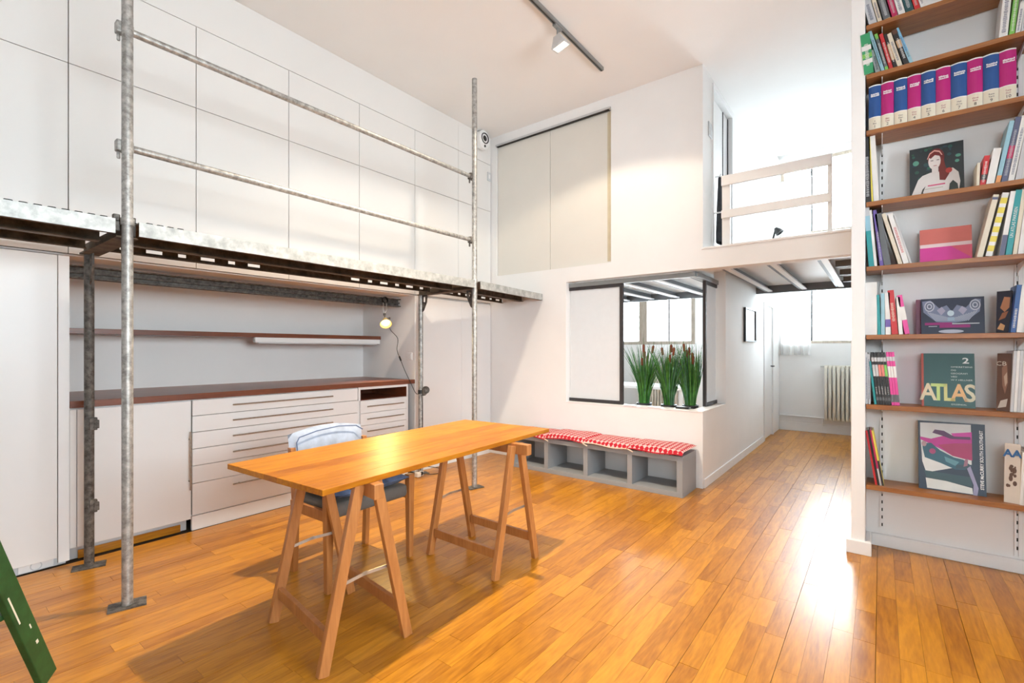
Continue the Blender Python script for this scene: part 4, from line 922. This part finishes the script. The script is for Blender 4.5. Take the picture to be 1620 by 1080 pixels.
def spine_book(si, u0, u1, top, cov, label, cat='book', bands=(), title=None, yf=3.80, depth=0.165, rnd=False, soft=False, group=None, num=None, name='book', letters=None):
    zs = SZ[si]
    x0 = onY(u0, HY, yf).x; x1 = onY(u1, HY, yf).x
    t_ = onY(top[0], top[1], yf); lean = math.atan2(t_.x-x0, t_.z-zs); h = math.hypot(t_.x-x0, t_.z-zs); th = max(0.006, (x1-x0)*math.cos(lean))
    # pivot on the lower corner that carries the book
    lift = 0.0006
    piv = Vector((x0 if lean < 0 else x0, yf, zs+lift+(max(0, math.sin(lean))*th if lean > 0 else 0)))
    if lean < 0: piv = Vector((x0, yf, zs+lift+abs(math.sin(lean))*0.0))
    o = thing(name, label, cat, piv, (0, lean, 0), group, local=True)
    # for a book leaning left (lean<0) its left-bottom edge would float: raise so that the lowest corner rests
    low = min(0.0, -math.sin(lean)*th)
    o.location.z = zs+lift-low
    cm = bm_(cov); ct = 0.0012 if soft else 0.0025
    mb = MB().box(0, ct, 0.002, depth, 0, h).box(th-ct, th, 0.002, depth, 0, h)
    if rnd:
        nn = 8
        ring = [(th*k/nn, -0.012*math.sin(math.pi*k/nn)) for k in range(nn+1)]
        poly = ring+[(th-0.0005, 0.004), (0.0005, 0.004)]
        mb.prism(poly, 'z', 0, h)
    else: mb.box(0, th, 0, 0.0025, 0, h)
    cv = mb.build('cover', cm, o, bevel=0.0 if th < 0.01 or rnd else 0.0008, seg=1)
    MB().box(ct, th-ct, 0.0045, depth-0.003, 0.0025, h-0.0025).build('pages', PAGE, o)
    for (a, b, col) in bands:
        if rnd:
            nn = 8
            m2 = MB(); vs = []; 
            for zz in (a*h, b*h):
                for k in range(nn+1): vs.append((th*k/nn, -0.0123*math.sin(math.pi*k/nn)-0.0004, zz))
            m2.add(vs, [(k, k+1, k+nn+2, k+nn+1) for k in range(nn)]); m2.build('spine_band', bm_(col), cv)
        else: MB().box(0.0002, th-0.0002, -0.0005, -0.0001, a*h, b*h).build('spine_band', bm_(col), cv)
    if title:   # (z0, z1, colour): row of small illegible letters running up the spine
        a, b, col = title; m2 = MB(); z = a*h; r = random.Random(int(u0*10))
        while z < b*h:
            lz = r.uniform(0.003, 0.007); ww = th*r.uniform(0.30, 0.5)
            m2.box(th/2-ww/2, th/2+ww/2, -0.0011, -0.0006, z, z+lz*0.55); z += lz*1.25
        m2.build('spine_lettering', bm_(col), cv)
    if letters:  # (string, colour, centre, length)
        s_, col, cz, ln, up = letters
        M = Matrix.Translation((th/2, -0.0009, cz*h)) @ Matrix.Rotation(HP, 4, 'X') @ Matrix.Rotation(HP if up else -HP, 4, 'Z')
        text(s_, min(th*0.75, ln*h/len(s_)*1.7), bm_(col), cv, M)
    if num:
        for (s_, sz, cz, col) in num:
            text(s_, sz, bm_(col), cv, Matrix.Translation((th/2, -0.0138 if rnd else -0.001, cz*h)) @ Matrix.Rotation(HP, 4, 'X'))
    return o, th, h

G1 = 'paperbacks on the top visible shelf'
lean1 = -0.25
for (u0, u1, col, lb, bd) in ((1375.9, 1388.5, 'lgrey', 'pale grey book at the left end of the top visible shelf', ()), (1389.7, 1396.5, 'cream', 'thin cream book second from left on the top visible shelf', ()), (1399, 1410, 'grey', 'black book third from left on the top visible shelf', ((0.0, 0.06, 'tan'),)),
        (1412.4, 1421.6, 'crimson', 'crimson book between the black and white books on the top visible shelf', ((0.0, 0.05, 'cream'),)), (1422.4, 1433.4, 'white', 'white book right of the crimson book on the top visible shelf', ()), (1434.4, 1446.9, 'petrol', 'dark blue-green book on the top visible shelf', ((0.0, 0.04, 'cream'),)), (1448.2, 1457, 'red', 'bright red book on the top visible shelf', ()), (1457.8, 1466, 'white', 'last slim white book at the right of the row on the top visible shelf', ())):
    # tops are above the photograph's frame: ordinary 24 cm height
    xb = onY(u0, HY, 3.80).x; d_ = FV.dot(Vector((xb, 3.8, 0)))
    lx = xb-0.05; lz = SZ[0]+0.235; dd = FV.dot(Vector((lx, 3.8, 0)))
    topu = 810+FPX*RV.dot(Vector((lx, 3.8, 0)))/dd; topv = HY-FPX*(lz-H)/dd
    spine_book(0, u0, u1, (topu, topv), C[col], lb, bands=[(a, b, C[c]) for a, b, c in bd], title=(0.15, 0.6, C['lgrey'] if col not in ('white', 'cream', 'lgrey') else C['slate']), group=G1)
# shelf 2 left: leaning row
S2 = [(1367.4, 1382.5, (1360.8, 56.5), 'green', 'thick green patterned book at the left end of the second shelf', ((0.25, 0.36, 'white'), (0.58, 0.70, 'white'), (0.4, 0.5, 'lgreen')), 3.765),
      (1386, 1394, (1377, 80), 'lgrey', 'low grey book leaning beside the green book on the second shelf', (), 3.82),
      (1395, 1400.5, (1372.9, 49), 'lblue', 'light blue book leaning over the grey one on the second shelf', (), 3.80),
      (1401.3, 1406.5, (1383, 55), 'grey', 'dark paperback with a green top on the second shelf', ((0.86, 1.0, 'lgreen'), (0.0, 0.12, 'lgreen')), 3.80),
      (1407.6, 1413.8, (1390.5, 55), 'red', 'red paperback leaning on the second shelf', (), 3.80),
      (1414.6, 1420, (1398, 55), 'black', 'black paperback with gold lettering on the second shelf', ((0.25, 0.7, 'tan'),), 3.80),
      (1421, 1428.8, (1402.4, 55), 'cream', 'cream paperback leaning on the second shelf', (), 3.80),
      (1431, 1439.4, (1410.5, 49), 'black', 'thick black paperback next to the bright blue one on the second shelf', ((0.88, 1.0, 'brown'), (0.5, 0.7, 'tan')), 3.80),
      (1440, 1446, (1416, 46), 'sky', 'bright blue paperback at the right of the leaning row on the second shelf', ((0.0, 0.35, 'lblue'),), 3.80)]
for (u0, u1, tp, col, lb, bd, yf) in S2:
    spine_book(1, u0, u1, tp, C[col], lb, bands=[(a, b, C[c]) for a, b, c in bd], title=(0.2, 0.75, C['white'] if col in ('red', 'black', 'green', 'grey') else C['slate']), yf=yf, group='leaning paperbacks on the second shelf')
# shelf 2 right
for (u0, u1, tp, col, lb, ti) in ((1580, 1594, (1588, -16), 'white', 'tall white book with grey lettering left of the green book on the second shelf', 'slate'), (1596, 1605, (1605, -12), 'lgreen', 'bright green tall book on the second shelf', 'white'), (1606, 1614, (1614, 5), 'white', 'white book right of the green book on the second shelf', 'slate'), (1615, 1626, (1622, 0), 'lgrey', 'pale grey book at the frame edge on the second shelf', 'slate')):
    spine_book(1, u0, u1, tp, C[col], lb, title=(0.1, 0.8, C[ti]), yf=3.79, group='upright books right on the second shelf')
# encyclopaedia
EU = [1374.4, 1394, 1414.4, 1435.7, 1457.4, 1480.7, 1504.3, 1530.2, 1555.2, 1581, 1608.5]
ETX = [('A', 'Bisc'), ('Bisc', 'Cinc'), ('Cinc', 'Dian'), ('Diap', 'Eras'), ('Erat', 'Guin'), ('Guir', 'Mali'), ('Mali', 'Orna'), ('Orne', 'Rem'), ('Rena', 'Tern'), ('Terp', 'Zuri')]
for i in range(10):
    blue = i % 2 == 0; xb = onY(EU[i], HY, 3.795).x
    dd = FV.dot(Vector((xb, 3.795, 0))); topv = HY-FPX*(SZ[2]+0.282-H)/dd; topu = 810+FPX*RV.dot(Vector((xb, 3.795, 0)))/dd
    base_c = (0.012, 0.075, 0.27) if blue else (0.45, 0.006, 0.17)
    o, th, h = spine_book(2, EU[i], EU[i+1]-0.4, (topu, topv), base_c, '%s encyclopaedia volume, %s from the left on the third shelf' % ('blue' if blue else 'magenta', ('first', 'second', 'third', 'fourth', 'fifth', 'sixth', 'seventh', 'eighth', 'ninth', 'tenth')[i]), 'book', bands=((0.0, 0.275, (0.74, 0.68, 0.55)), (0.275, 0.29, (0.85, 0.84, 0.82)), (0.975, 1.0, (0.80, 0.79, 0.78))),
        yf=3.795, depth=0.185, rnd=True, group='encyclopaedia volumes', name='encyclopaedia_volume',
        num=[(ETX[i][0], 0.012, 0.185, (0.08, 0.07, 0.09) if blue else (0.35, 0.03, 0.08)), (ETX[i][1], 0.012, 0.135, (0.08, 0.07, 0.09) if blue else (0.35, 0.03, 0.08)), (str(i+1), 0.023, 0.065, (0.03, 0.02, 0.03))])
    cv = [c for c in o.children if c.name.startswith('cover')][0]
    m2 = MB(); r = random.Random(i)
    for row, (zc, hh_) in enumerate(((0.775, 0.010), (0.735, 0.010))):
        xx = th*0.18
        while xx < th*0.82:
            ww = r.uniform(0.0025, 0.005); m2.box(xx, xx+ww, -0.0140, -0.0132, zc*h, zc*h+hh_*r.uniform(0.6, 1)); xx += ww+0.0012
    m2.build('gilt_title', bm_((0.80, 0.79, 0.80)), cv)
# shelf 4 left
for (u0, u1, tp, col, lb) in ((1367.6, 1378.6, (1365.2, 218), 'black', 'black book against the pillar on the fourth shelf'), (1379, 1381.6, (1373.8, 217), 'yellow', 'thin yellow spine between black and white on the fourth shelf'), (1382.4, 1391, (1376, 216), 'white', 'white book next to the upright on the fourth shelf')):
    spine_book(3, u0, u1, tp, C[col], lb, title=(0.1, 0.7, C['lgrey']) if col == 'black' else None, yf=3.80, group='books left on the fourth shelf')
# shelf 4 right
for (u0, u1, tp, col, lb, ti) in ((1544.5, 1549.5, (1546, 258), 'cream', 'small cream paperback at the left of the right group on the fourth shelf', None), (1550, 1559.2, (1557.5, 247), 'red', 'small red paperback on the fourth shelf', 'white'), (1560, 1573, (1572, 236), 'white', 'small white book right of the red paperback on the fourth shelf', None),
        (1574.5, 1582.5, (1597.5, 192), 'lblue', 'tall pale blue book with an orange foot on the fourth shelf', None), (1584, 1593.5, (1607, 186), 'slate', 'tall slate book with a pink label on the fourth shelf', 'lgrey'), (1594.5, 1604.6, (1617, 184), 'white', 'tall white book with grey letters on the fourth shelf', 'slate'), (1606, 1616, (1627, 182), 'lgrey', 'tall pale book at the frame edge on the fourth shelf', None)):
    bd = {'slate': [(0.36, 0.56, C['crimson'])], 'lblue': [(0.0, 0.12, C['orange'])], 'red': [(0.18, 0.36, C['black'])]}.get(col, [])
    spine_book(3, u0, u1, tp, C[col], lb, title=(0.1, 0.8, C[ti]) if ti else None, bands=bd, yf=3.79, group='books right on the fourth shelf')
# shelf 5 left
for (u0, u1, tp, col, lb, bd, ti) in ((1374.4, 1382.8, (1366.7, 328.3), 'teal', 'teal and pale blue book at the left end of the fifth shelf', ((0.60, 0.85, 'lblue'), (0.85, 1.0, 'lgrey')), None), (1383.3, 1387.8, (1374.6, 333), 'white', 'thin white book beside the teal one on the fifth shelf', (), None), (1392, 1397.8, (1380.8, 333), 'purple', 'purple book on the fifth shelf', (), 'lgrey'),
        (1399, 1410, (1383.5, 339), 'grey', 'thick dark grey book on the fifth shelf', (), None), (1421.5, 1428.3, (1394.6, 339), 'cream', 'cream book leaning on the dark grey book on the fifth shelf', (), None), (1429.4, 1438.6, (1404, 339), 'white', 'white paperback with red lettering leaning on the fifth shelf', (), None), (1439.2, 1443, (1412.3, 341), 'lgrey', 'very thin pale book at the right of the leaning row on the fifth shelf', (), None)):
    spine_book(4, u0, u1, tp, C[col], lb, bands=[(a, b, C[c]) for a, b, c in bd], title=(0.1, 0.6, C[ti]) if ti else ((0.22, 0.72, C['red']) if 'red lettering' in lb else None), yf=3.80, group='books left on the fifth shelf')
# shelf 5 right
for (u0, u1, tp, col, lb, bd, lt) in ((1545.5, 1555, (1571.5, 309), 'cream', 'cream book at the left of the right group on the fifth shelf', ((0.92, 0.96, 'slate'),), None), (1559, 1570, (1586, 306), 'white', 'white book with yellow blocks on the fifth shelf', tuple((0.08+0.15*k, 0.17+0.15*k, 'yellow') for k in range(6)), None), (1580.6, 1589, (1599, 303), 'white', 'white book with a dark foot on the fifth shelf', ((0.0, 0.32, 'slate'),), None),
        (1590.5, 1600.8, (1607.5, 301), 'teal', 'teal book with white lettering on the fifth shelf', (), ('UN ATLAS PARISIEN', C['white'], 0.5, 0.7, True)), (1602, 1609, (1617.5, 300), 'cream', 'cream book right of the teal book on the fifth shelf', (), None), (1610, 1619, (1625, 298), 'white', 'white book at the frame edge on the fifth shelf', (), None)):
    spine_book(4, u0, u1, tp, C[col], lb, bands=[(a, b, C[c]) for a, b, c in bd], yf=3.79, letters=lt, group='books right on the fifth shelf')
# shelf 6 left
for (u0, u1, tp, col, lb, bd, ti) in ((1368.2, 1387.6, (1368, 447.3), 'white', 'thick plain white book against the pillar on the sixth shelf', (), None), (1388.6, 1393.6, (1386.2, 466.5), 'teal', 'thin blue-green book on the sixth shelf', (), None), (1394, 1400, (1393.4, 464.5), 'lblue', 'pale blue thin book on the sixth shelf', (), None), (1401, 1409.3, (1399.5, 463), 'white', 'white book with a small dark figure on the sixth shelf', ((0.18, 0.36, 'purple'),), None),
        (1411, 1421, (1404, 459.6), 'red', 'bright red book on the sixth shelf', (), 'cream'), (1422, 1428.5, (1417.5, 470), 'white', 'thin white booklet between red and pink on the sixth shelf', (), None), (1431.5, 1439.6, (1419.2, 467.5), 'pink', 'pink and white striped booklet on the sixth shelf', ((0.36, 0.70, 'white'),), None)):
    spine_book(5, u0, u1, tp, C[col], lb, bands=[(a, b, C[c]) for a, b, c in bd], title=(0.3, 0.7, C[ti]) if ti else None, yf=3.80, group='books left on the sixth shelf')
# shelf 6 right
for (u0, u1, tp, col, lb) in ((1598.5, 1607, (1609, 451), 'blue', 'blue book leaning right on the sixth shelf'), (1608, 1618, (1616, 452), 'white', 'cream white book at the frame edge on the sixth shelf')):
    spine_book(5, u0, u1, tp, C[col], lb, title=(0.1, 0.5, C['white']) if col == 'blue' else None, yf=3.79, group='books right on the sixth shelf')
# shelf 7 left: magazines
mags = [(1369, 1373, (1368.6, 557), 'lgrey', 'grey magazine against the pillar on the seventh shelf'), (1373.6, 1377.4, (1372.5, 560), 'lgrey', 'second grey magazine from the pillar on the seventh shelf')]
for (u0, u1, tp, col, lb) in mags: spine_book(6, u0, u1, tp, C[col], lb, 'magazine', soft=True, yf=3.80, group='magazines on the seventh shelf', title=(0.1, 0.9, C['slate']), name='magazine')
spine_book(6, 1383.2, 1386.8, (1374.3, 571.5), C['teal'], 'thin teal booklet leaning beside the black magazines on the seventh shelf', 'magazine', soft=True, yf=3.80, name='magazine')
mc = ['lgrey', 'lgrey', 'coral', 'coral', 'lgreen']; names = ['first', 'second', 'third', 'fourth', 'fifth']
for k in range(5):
    u0 = 1387.4+k*4.6
    spine_book(6, u0, u0+4.3, (1377+k*4.75, 557.2), C['black'], '%s black-spined magazine from the left with a %s band on the seventh shelf' % (names[k], ('pale', 'pale', 'coral', 'coral', 'green')[k]), 'magazine', bands=((0.54, 0.76, C[mc[k]]), (0.82, 0.90, C['lgrey']), (0.08, 0.14, C['grey'])), title=(0.2, 0.34, C['lgrey']), soft=True, yf=3.80, group='magazines on the seventh shelf', name='magazine')
for k in range(3):
    u0 = 1410.8+k*4.4
    spine_book(6, u0, u0+4.2, (1401.5+k*4.4, 556.8), C['pink'], ('left', 'middle', 'right')[k]+' pink-spined magazine with a white band on the seventh shelf', 'magazine', bands=((0.52, 0.73, C['white']), (0.83, 0.91, C['lgrey']), (0.06, 0.2, C['grey'])), soft=True, yf=3.80, group='magazines on the seventh shelf', name='magazine')
# shelf 7 right: row of pale magazines seen from the front edge
for k in range(6):
    u0 = 1598+k*5.4
    spine_book(6, u0, u0+5.0, (u0+6, 555-k*0.3), C['white'] if k % 2 else C['lgrey'], '%s pale magazine behind the brown cover on the seventh shelf' % ('first', 'second', 'third', 'fourth', 'fifth', 'sixth')[k], 'magazine', soft=True, yf=3.80, depth=0.19, group='pale magazines right on the seventh shelf', name='magazine')
# shelf 8 left
for (u0, u1, tp, col, lb, bd) in ((1384.5, 1388, (1368.8, 681), 'red', 'red magazine leaning at the left of the lowest shelf', ()), (1388.6, 1391.6, (1372, 680), 'black', 'black magazine leaning on the red one on the lowest shelf', ()), (1392, 1395, (1375.5, 680), 'crimson', 'dark pink magazine on the lowest shelf', ((0.0, 0.3, 'lgrey'),)), (1395.6, 1398.6, (1378.5, 681), 'yellow', 'yellow and black magazine at the right of the leaning stack on the lowest shelf', ((0.0, 0.45, 'black'),))):
    spine_book(7, u0, u1, tp, C[col], lb, 'magazine', bands=[(a, b, C[c]) for a, b, c in bd], soft=True, yf=3.80, group='magazines left on the lowest shelf', name='magazine')
# shelf 8 right: fanned pale magazines behind the front cover
for k in range(3):
    u0 = 1613+k*5
    spine_book(7, u0, u0+6, (u0+5, 716-k), C['white'], '%s white-edged magazine behind the blue-lettered cover on the lowest shelf' % ('first', 'second', 'third')[k], 'magazine', soft=True, yf=3.79, depth=0.19, group='white magazines right on the lowest shelf', name='magazine')

# ---- books shown face-out, leaning on the wall
def face_book(si, ubl, ubr, htop, cov, label, th=0.012, yb=3.885, tilt=None, spine_c=None, cat='book', yawd=0.0, name='book'):
    """bottom-left and bottom-right pixel columns, top-left pixel row -> book standing face-out; local frame x right, z up, y depth"""
    zs = SZ[si]; xl = onY(ubl, HY, yb).x; xr = onY(ubr, HY, yb).x
    d = FV.dot(Vector((xl, yb, 0))); h = H+(HY-htop)/FPX*d-zs
    tilt = math.radians(9) if tilt is None else tilt
    h = h/math.cos(tilt)
    o = thing(name, label, cat, (xl, yb, zs+0.0006), (-tilt, 0, yawd), local=True)
    w_ = (xr-xl)/math.cos(yawd)
    cv = MB().box(0, w_, 0, 0.002, 0, h).box(0, w_, th-0.002, th, 0, h).box(0, 0.002, 0.002, th-0.002, 0, h).build('cover', bm_(cov), o)
    MB().box(0.0022, w_-0.002, 0.0022, th-0.0022, 0.002, h-0.002).build('pages', PAGE, o)
    if spine_c: MB().box(-0.0004, 0.001, 0, th, 0, h).box(0, 0.010, -0.0004, 0, 0, h).build('spine_cloth', bm_(spine_c), cv)
    return o, cv, w_, h
def art(cv, w_, h, items, name='cover_print'):
    """flat ink shapes on the cover, as fractions of width and height"""
    mats = []; mb = MB(); lay = 0.0003
    for it in items:
        col = it[0]; m_ = bm_(col)
        if m_ not in mats: mats.append(m_)
        mi = mats.index(m_)
        if it[1] == 'p': pts = it[2]
        elif it[1] == 'e':
            cx, cy, rx, ry = it[2]; pts = [(cx+rx*math.cos(2*math.pi*k/18), cy+ry*math.sin(2*math.pi*k/18)) for k in range(18)]
        elif it[1] == 'r':
            a, b, c, d = it[2]; pts = [(a, c), (b, c), (b, d), (a, d)]
        lay += 0.00012
        mb.add([(p*w_, -lay, q*h) for p, q in pts], [tuple(range(len(pts)))], mi)
    return mb.build(name, mats, cv, fix=False)
ink = lambda r, g, b: (r, g, b)
# woman among foliage (fourth shelf)
o, cv, w_, h = face_book(3, 1439.5, 1526, 233.5, (0.025, 0.035, 0.04), 'magazine with a pale red-haired woman against dark leaves, propped on the fourth shelf', cat='magazine', th=0.006)
rr = random.Random(5); it = []
for k in range(26): it.append((ink(0.03, rr.uniform(.05, .13), rr.uniform(.05, .09)), 'e', (rr.uniform(.06, .94), rr.uniform(.35, .96), rr.uniform(.02, .05), rr.uniform(.012, .035))))
for c_ in ((.88, .62, .04, .03), (.9, .72, .05, .03), (.12, .70, .06, .05)): it.append((ink(0.10, 0.30, 0.22), 'e', c_))
it += [(ink(.14, .02, .02), 'e', (.50, .74, .155, .19)), (ink(.17, .025, .02), 'p', [(.56, .78), (.64, .70), (.68, .5), (.74, .40), (.68, .30), (.58, .28), (.53, .38), (.55, .55)]),
       (ink(.72, .66, .63), 'p', [(.0, .0), (.08, .18), (.16, .36), (.24, .43), (.40, .47), (.60, .46), (.80, .50), (.90, .40), (.93, .22), (.90, .03), (.80, 0)]),
       (ink(.04, .05, .045), 'p', [(.72, .05), (.90, .03), (.88, .18), (.80, .26), (.74, .20)]),
       (ink(.72, .66, .63), 'e', (.47, .68, .115, .16)), (ink(.70, .63, .60), 'r', (.42, .54, .44, .58)), (ink(.16, .02, .02), 'p', [(.36, .78), (.48, .86), (.60, .80), (.57, .77), (.48, .80), (.40, .74)]),
       (ink(.78, .42, .36), 'p', [(.33, .74), (.38, .85), (.47, .90), (.57, .87), (.62, .78), (.60, .78), (.56, .845), (.47, .875), (.39, .83), (.345, .74)]),
       (ink(.17, .025, .02), 'p', [(.55, .52), (.62, .60), (.70, .50), (.74, .40), (.66, .28), (.56, .30)]), (ink(.45, .05, .04), 'e', (.73, .46, .06, .05)),
       (ink(.12, .10, .10), 'r', (.40, .45, .69, .705)), (ink(.12, .10, .10), 'r', (.51, .56, .69, .705)), (ink(.45, .2, .2), 'r', (.45, .51, .585, .60)),
       (ink(.03, .03, .03), 'p', [(.18, .0), (.27, .05), (.25, .10), (.30, .22), (.24, .16)]), (ink(.60, .06, .16), 'r', (.34, .66, .205, .228)), (ink(.45, .4, .3), 'r', (.28, .62, .15, .162))]
art(cv, w_, h, it)
# spiral notebook (fifth shelf)
o, cv, w_, h = face_book(4, 1455.5, 1538.5, 363, (0.62, 0.16, 0.13), 'coral and magenta spiral notebook propped on the fifth shelf', cat='notebook', th=0.010, name='spiral_notebook')
art(cv, w_, h, [(ink(.66, .05, .30), 'r', (.0, 1, .0, .46)), (ink(.68, .10, .16), 'p', [(.6, .46), (1, .46), (1, .08)]), (ink(.80, .62, .62), 'r', (0, 1, .46, .56))])
mb = MB()
for k in range(20):
    z = h*(0.03+0.047*k); mb.tube([(-0.004+0.006*math.cos(t_), 0.005+0.008*math.sin(t_), z) for t_ in [j*math.pi/4 for j in range(9)]], 0.0008, 5)
mb.build('wire_binding', CHROME, cv)
# wide dark blue book and maroon one behind (sixth shelf)
o, cv, w_, h = face_book(5, 1449.5, 1540, 474, C['maroon'], 'maroon book standing behind the wide dark blue one on the sixth shelf', th=0.012, yb=3.925, tilt=0.08)
o, cv, w_, h = face_book(5, 1457.5, 1558.5, 472.8, (0.018, 0.026, 0.055), 'wide dark blue picture book with a pale patterned cover on the sixth shelf', th=0.022)
it = [(ink(.17, .20, .30), 'p', [(.02, .93), (.16, .95), (.30, .72), (.42, .80), (.5, .62), (.58, .80), (.72, .72), (.86, .95), (.95, .93), (.93, .6), (.72, .35), (.5, .30), (.25, .34), (.04, .62)])]
rr = random.Random(9)
for s_ in (0, 1):
    f_ = (lambda v: v) if s_ == 0 else (lambda v: 1-v)
    for k in range(4): it += [((.45, .47, .55) if k % 2 == 0 else (.10, .12, .18), 'e', (f_(.14), .78, .085-.02*k, .15-.035*k))]
    for k in range(9): it += [((.34, .37, .46), 'p', [(f_(.10+.04*k), .62-.02*k), (f_(.118+.04*k), .63-.02*k), (f_(.26+.03*k), .36), (f_(.245+.03*k), .355)])]
    it += [((.36, .34, .46), 'p', [(f_(.26), .66), (f_(.34), .76), (f_(.40), .64), (f_(.33), .52)])]
it += [((.50, .62, .68), 'e', (.48, .57, .055, .08)), ((.30, .40, .52), 'r', (.43, .54, .36, .46)), ((.40, .42, .50), 'e', (.48, .07, .2, .05)), ((.26, .006, .14), 'r', (.06, .50, .25, .32)), ((.26, .006, .14), 'r', (.30, .78, .17, .25)), ((.55, .55, .58), 'r', (.50, .92, .265, .29)), ((.6, .6, .62), 'r', (.12, .26, .205, .22))]
art(cv, w_, h, it)
# ATLAS (seventh shelf)
o, cv, w_, h = face_book(6, 1458.5, 1543.5, 559, (0.018, 0.085, 0.082), 'dark green ATLAS book with a red spine on the seventh shelf', th=0.016, spine_c=(0.42, 0.06, 0.03))
XM = Matrix.Rotation(HP, 4, 'X')
def put(cv, s, size, fx, fz, col, w_, h, **k): return text(s, size, bm_(col), cv, Matrix.Translation((fx*w_, -0.0008, fz*h)) @ XM, **k)
for k, (ch_, cc) in enumerate((('A', (.68, .58, .38)), ('T', (.50, .62, .20)), ('L', (.62, .58, .22)), ('A', (.72, .42, .18)), ('S', (.66, .60, .42)))):
    put(cv, ch_, 0.118*h/0.27, 0.125+0.195*k, 0.255, cc, w_, h, sx=0.78, bold=0.003)
put(cv, '2', 0.048, 0.84, 0.86, (.75, .78, .78), w_, h, sx=1.3, bold=0.0008)
for fz, s in ((.745, 'OMKRETSENS'), (.685, 'OG'), (.625, 'GEOGRAFI'), (.565, 'VED'), (.505, 'W F HELLNER')):
    put(cv, s, 0.0125, 0.56, fz, (.62, .68, .68), w_, h, align='LEFT', sx=1.25)
put(cv, 'GYLDENDAL', 0.012, 0.70, 0.055, (.60, .66, .60), w_, h)
# STEVE McCURRY (lowest shelf)
o, cv, w_, h = face_book(7, 1453.5, 1561, 666.5, (0.018, 0.035, 0.065), 'large photo book with a magenta picture and white vertical title on the lowest shelf', th=0.02, yb=3.88)
it = [((.66, .68, .68), 'p', [(.03, .97), (.80, .985), (.80, .42), (.12, .24), (.06, .40), (.03, .80)]),
      ((.50, .015, .26), 'p', [(.03, .76), (.20, .74), (.40, .80), (.60, .83), (.81, .86), (.81, .48), (.70, .50), (.52, .52), (.40, .58), (.20, .66), (.03, .72)]),
      ((.40, .02, .12), 'p', [(.30, .66), (.55, .70), (.81, .72), (.81, .48), (.70, .49), (.52, .52)]), ((.58, .03, .34), 'p', [(.50, .84), (.81, .88), (.81, .80), (.55, .80)]),
      ((.10, .025, .10), 'p', [(.22, .83), (.26, .88), (.40, .87), (.55, .80), (.79, .81), (.79, .77), (.50, .76), (.36, .80)]),
      ((.02, .10, .15), 'p', [(.06, .66), (.20, .68), (.34, .58), (.54, .50), (.68, .48), (.80, .40), (.70, .34), (.56, .33), (.34, .40), (.10, .46), (.07, .58)]),
      ((.10, .26, .32), 'p', [(.40, .50), (.62, .44), (.56, .38), (.42, .43)]), ((.03, .07, .10), 'p', [(.58, .40), (.80, .42), (.78, .36), (.56, .34)]), ((.30, .14, .20), 'p', [(.70, .48), (.75, .50), (.74, .40), (.68, .38)]),
      ((.45, .28, .30), 'e', (.09, .66, .04, .04)), ((.40, .06, .18), 'e', (.22, .56, .05, .04)), ((.03, .075, .09), 'p', [(.09, .27), (.78, .245), (.80, .11), (.12, .175)]),
      ((.66, .68, .66), 'p', [(.11, .165), (.42, .15), (.80, .095), (.81, .01), (.13, .02)]), ((.30, .29, .45), 'p', [(.73, .36), (.78, .40), (.89, .10), (.87, .0), (.81, .0), (.82, .14)])]
art(cv, w_, h, it)
text('STEVE McCURRY SOUTH SOUTHEAST', 0.0205, bm_((.82, .83, .84)), cv, Matrix.Translation((0.945*w_, -0.003, 0.50*h)) @ XM @ Matrix.Rotation(HP, 4, 'Z'), sx=0.86*h/0.36, bold=0.0006)
# sixth shelf right: photo book shown at an angle; brown magazine; lowest right magazine
o, cv, w_, h = face_book(5, 1575.5, 1598, 461, (0.02, 0.022, 0.04), 'dark photo book with an orange rock picture turned to the left on the sixth shelf', th=0.012, yb=3.86, tilt=0.06, yawd=math.radians(-24))
art(cv, w_, h, [((.45, .20, .10), 'p', [(.25, .60), (.5, .86), (.9, .84), (.85, .60), (.55, .50)]), ((.30, .12, .06), 'p', [(.15, .30), (.4, .48), (.8, .52), (.6, .36)]), ((.62, .34, .16), 'p', [(.08, .10), (.3, .24), (.6, .18), (.5, .06)])])
o, cv, w_, h = face_book(6, 1576, 1597, 559, (0.10, 0.05, 0.035), 'brown magazine cover turned to the left on the seventh shelf', cat='magazine', th=0.008, yb=3.83, tilt=0.06, yawd=math.radians(-22), name='magazine')
art(cv, w_, h, [((.24, .13, .09), 'p', [(.35, .75), (.7, .85), (.8, .5), (.6, .3), (.4, .45)]), ((.45, .34, .26), 'p', [(.5, .6), (.72, .68), (.75, .5), (.6, .42)]), ((.5, .45, .4), 'p', [(.1, .05), (.7, .08), (.8, .22), (.3, .18)])])
text('CB', 0.034, bm_((.6, .57, .5)), cv, Matrix.Translation((0.30*w_, -0.0012, 0.82*h)) @ XM)
o, cv, w_, h = face_book(7, 1588, 1612, 701, (0.62, 0.56, 0.50), 'pale magazine with blue letters turned to the left on the lowest shelf', cat='magazine', th=0.008, yb=3.82, tilt=0.06, yawd=math.radians(-20), name='magazine')
rr = random.Random(2)
art(cv, w_, h, [((.12, .075, .06), 'e', (rr.uniform(.2, .7), rr.uniform(.28, .62), rr.uniform(.05, .16), rr.uniform(.02, .05))) for k in range(14)])
text('AA', 0.056, bm_((.03, .13, .33)), cv, Matrix.Translation((0.5*w_, -0.0025, 0.83*h)) @ XM, sx=0.95, bold=0.002)
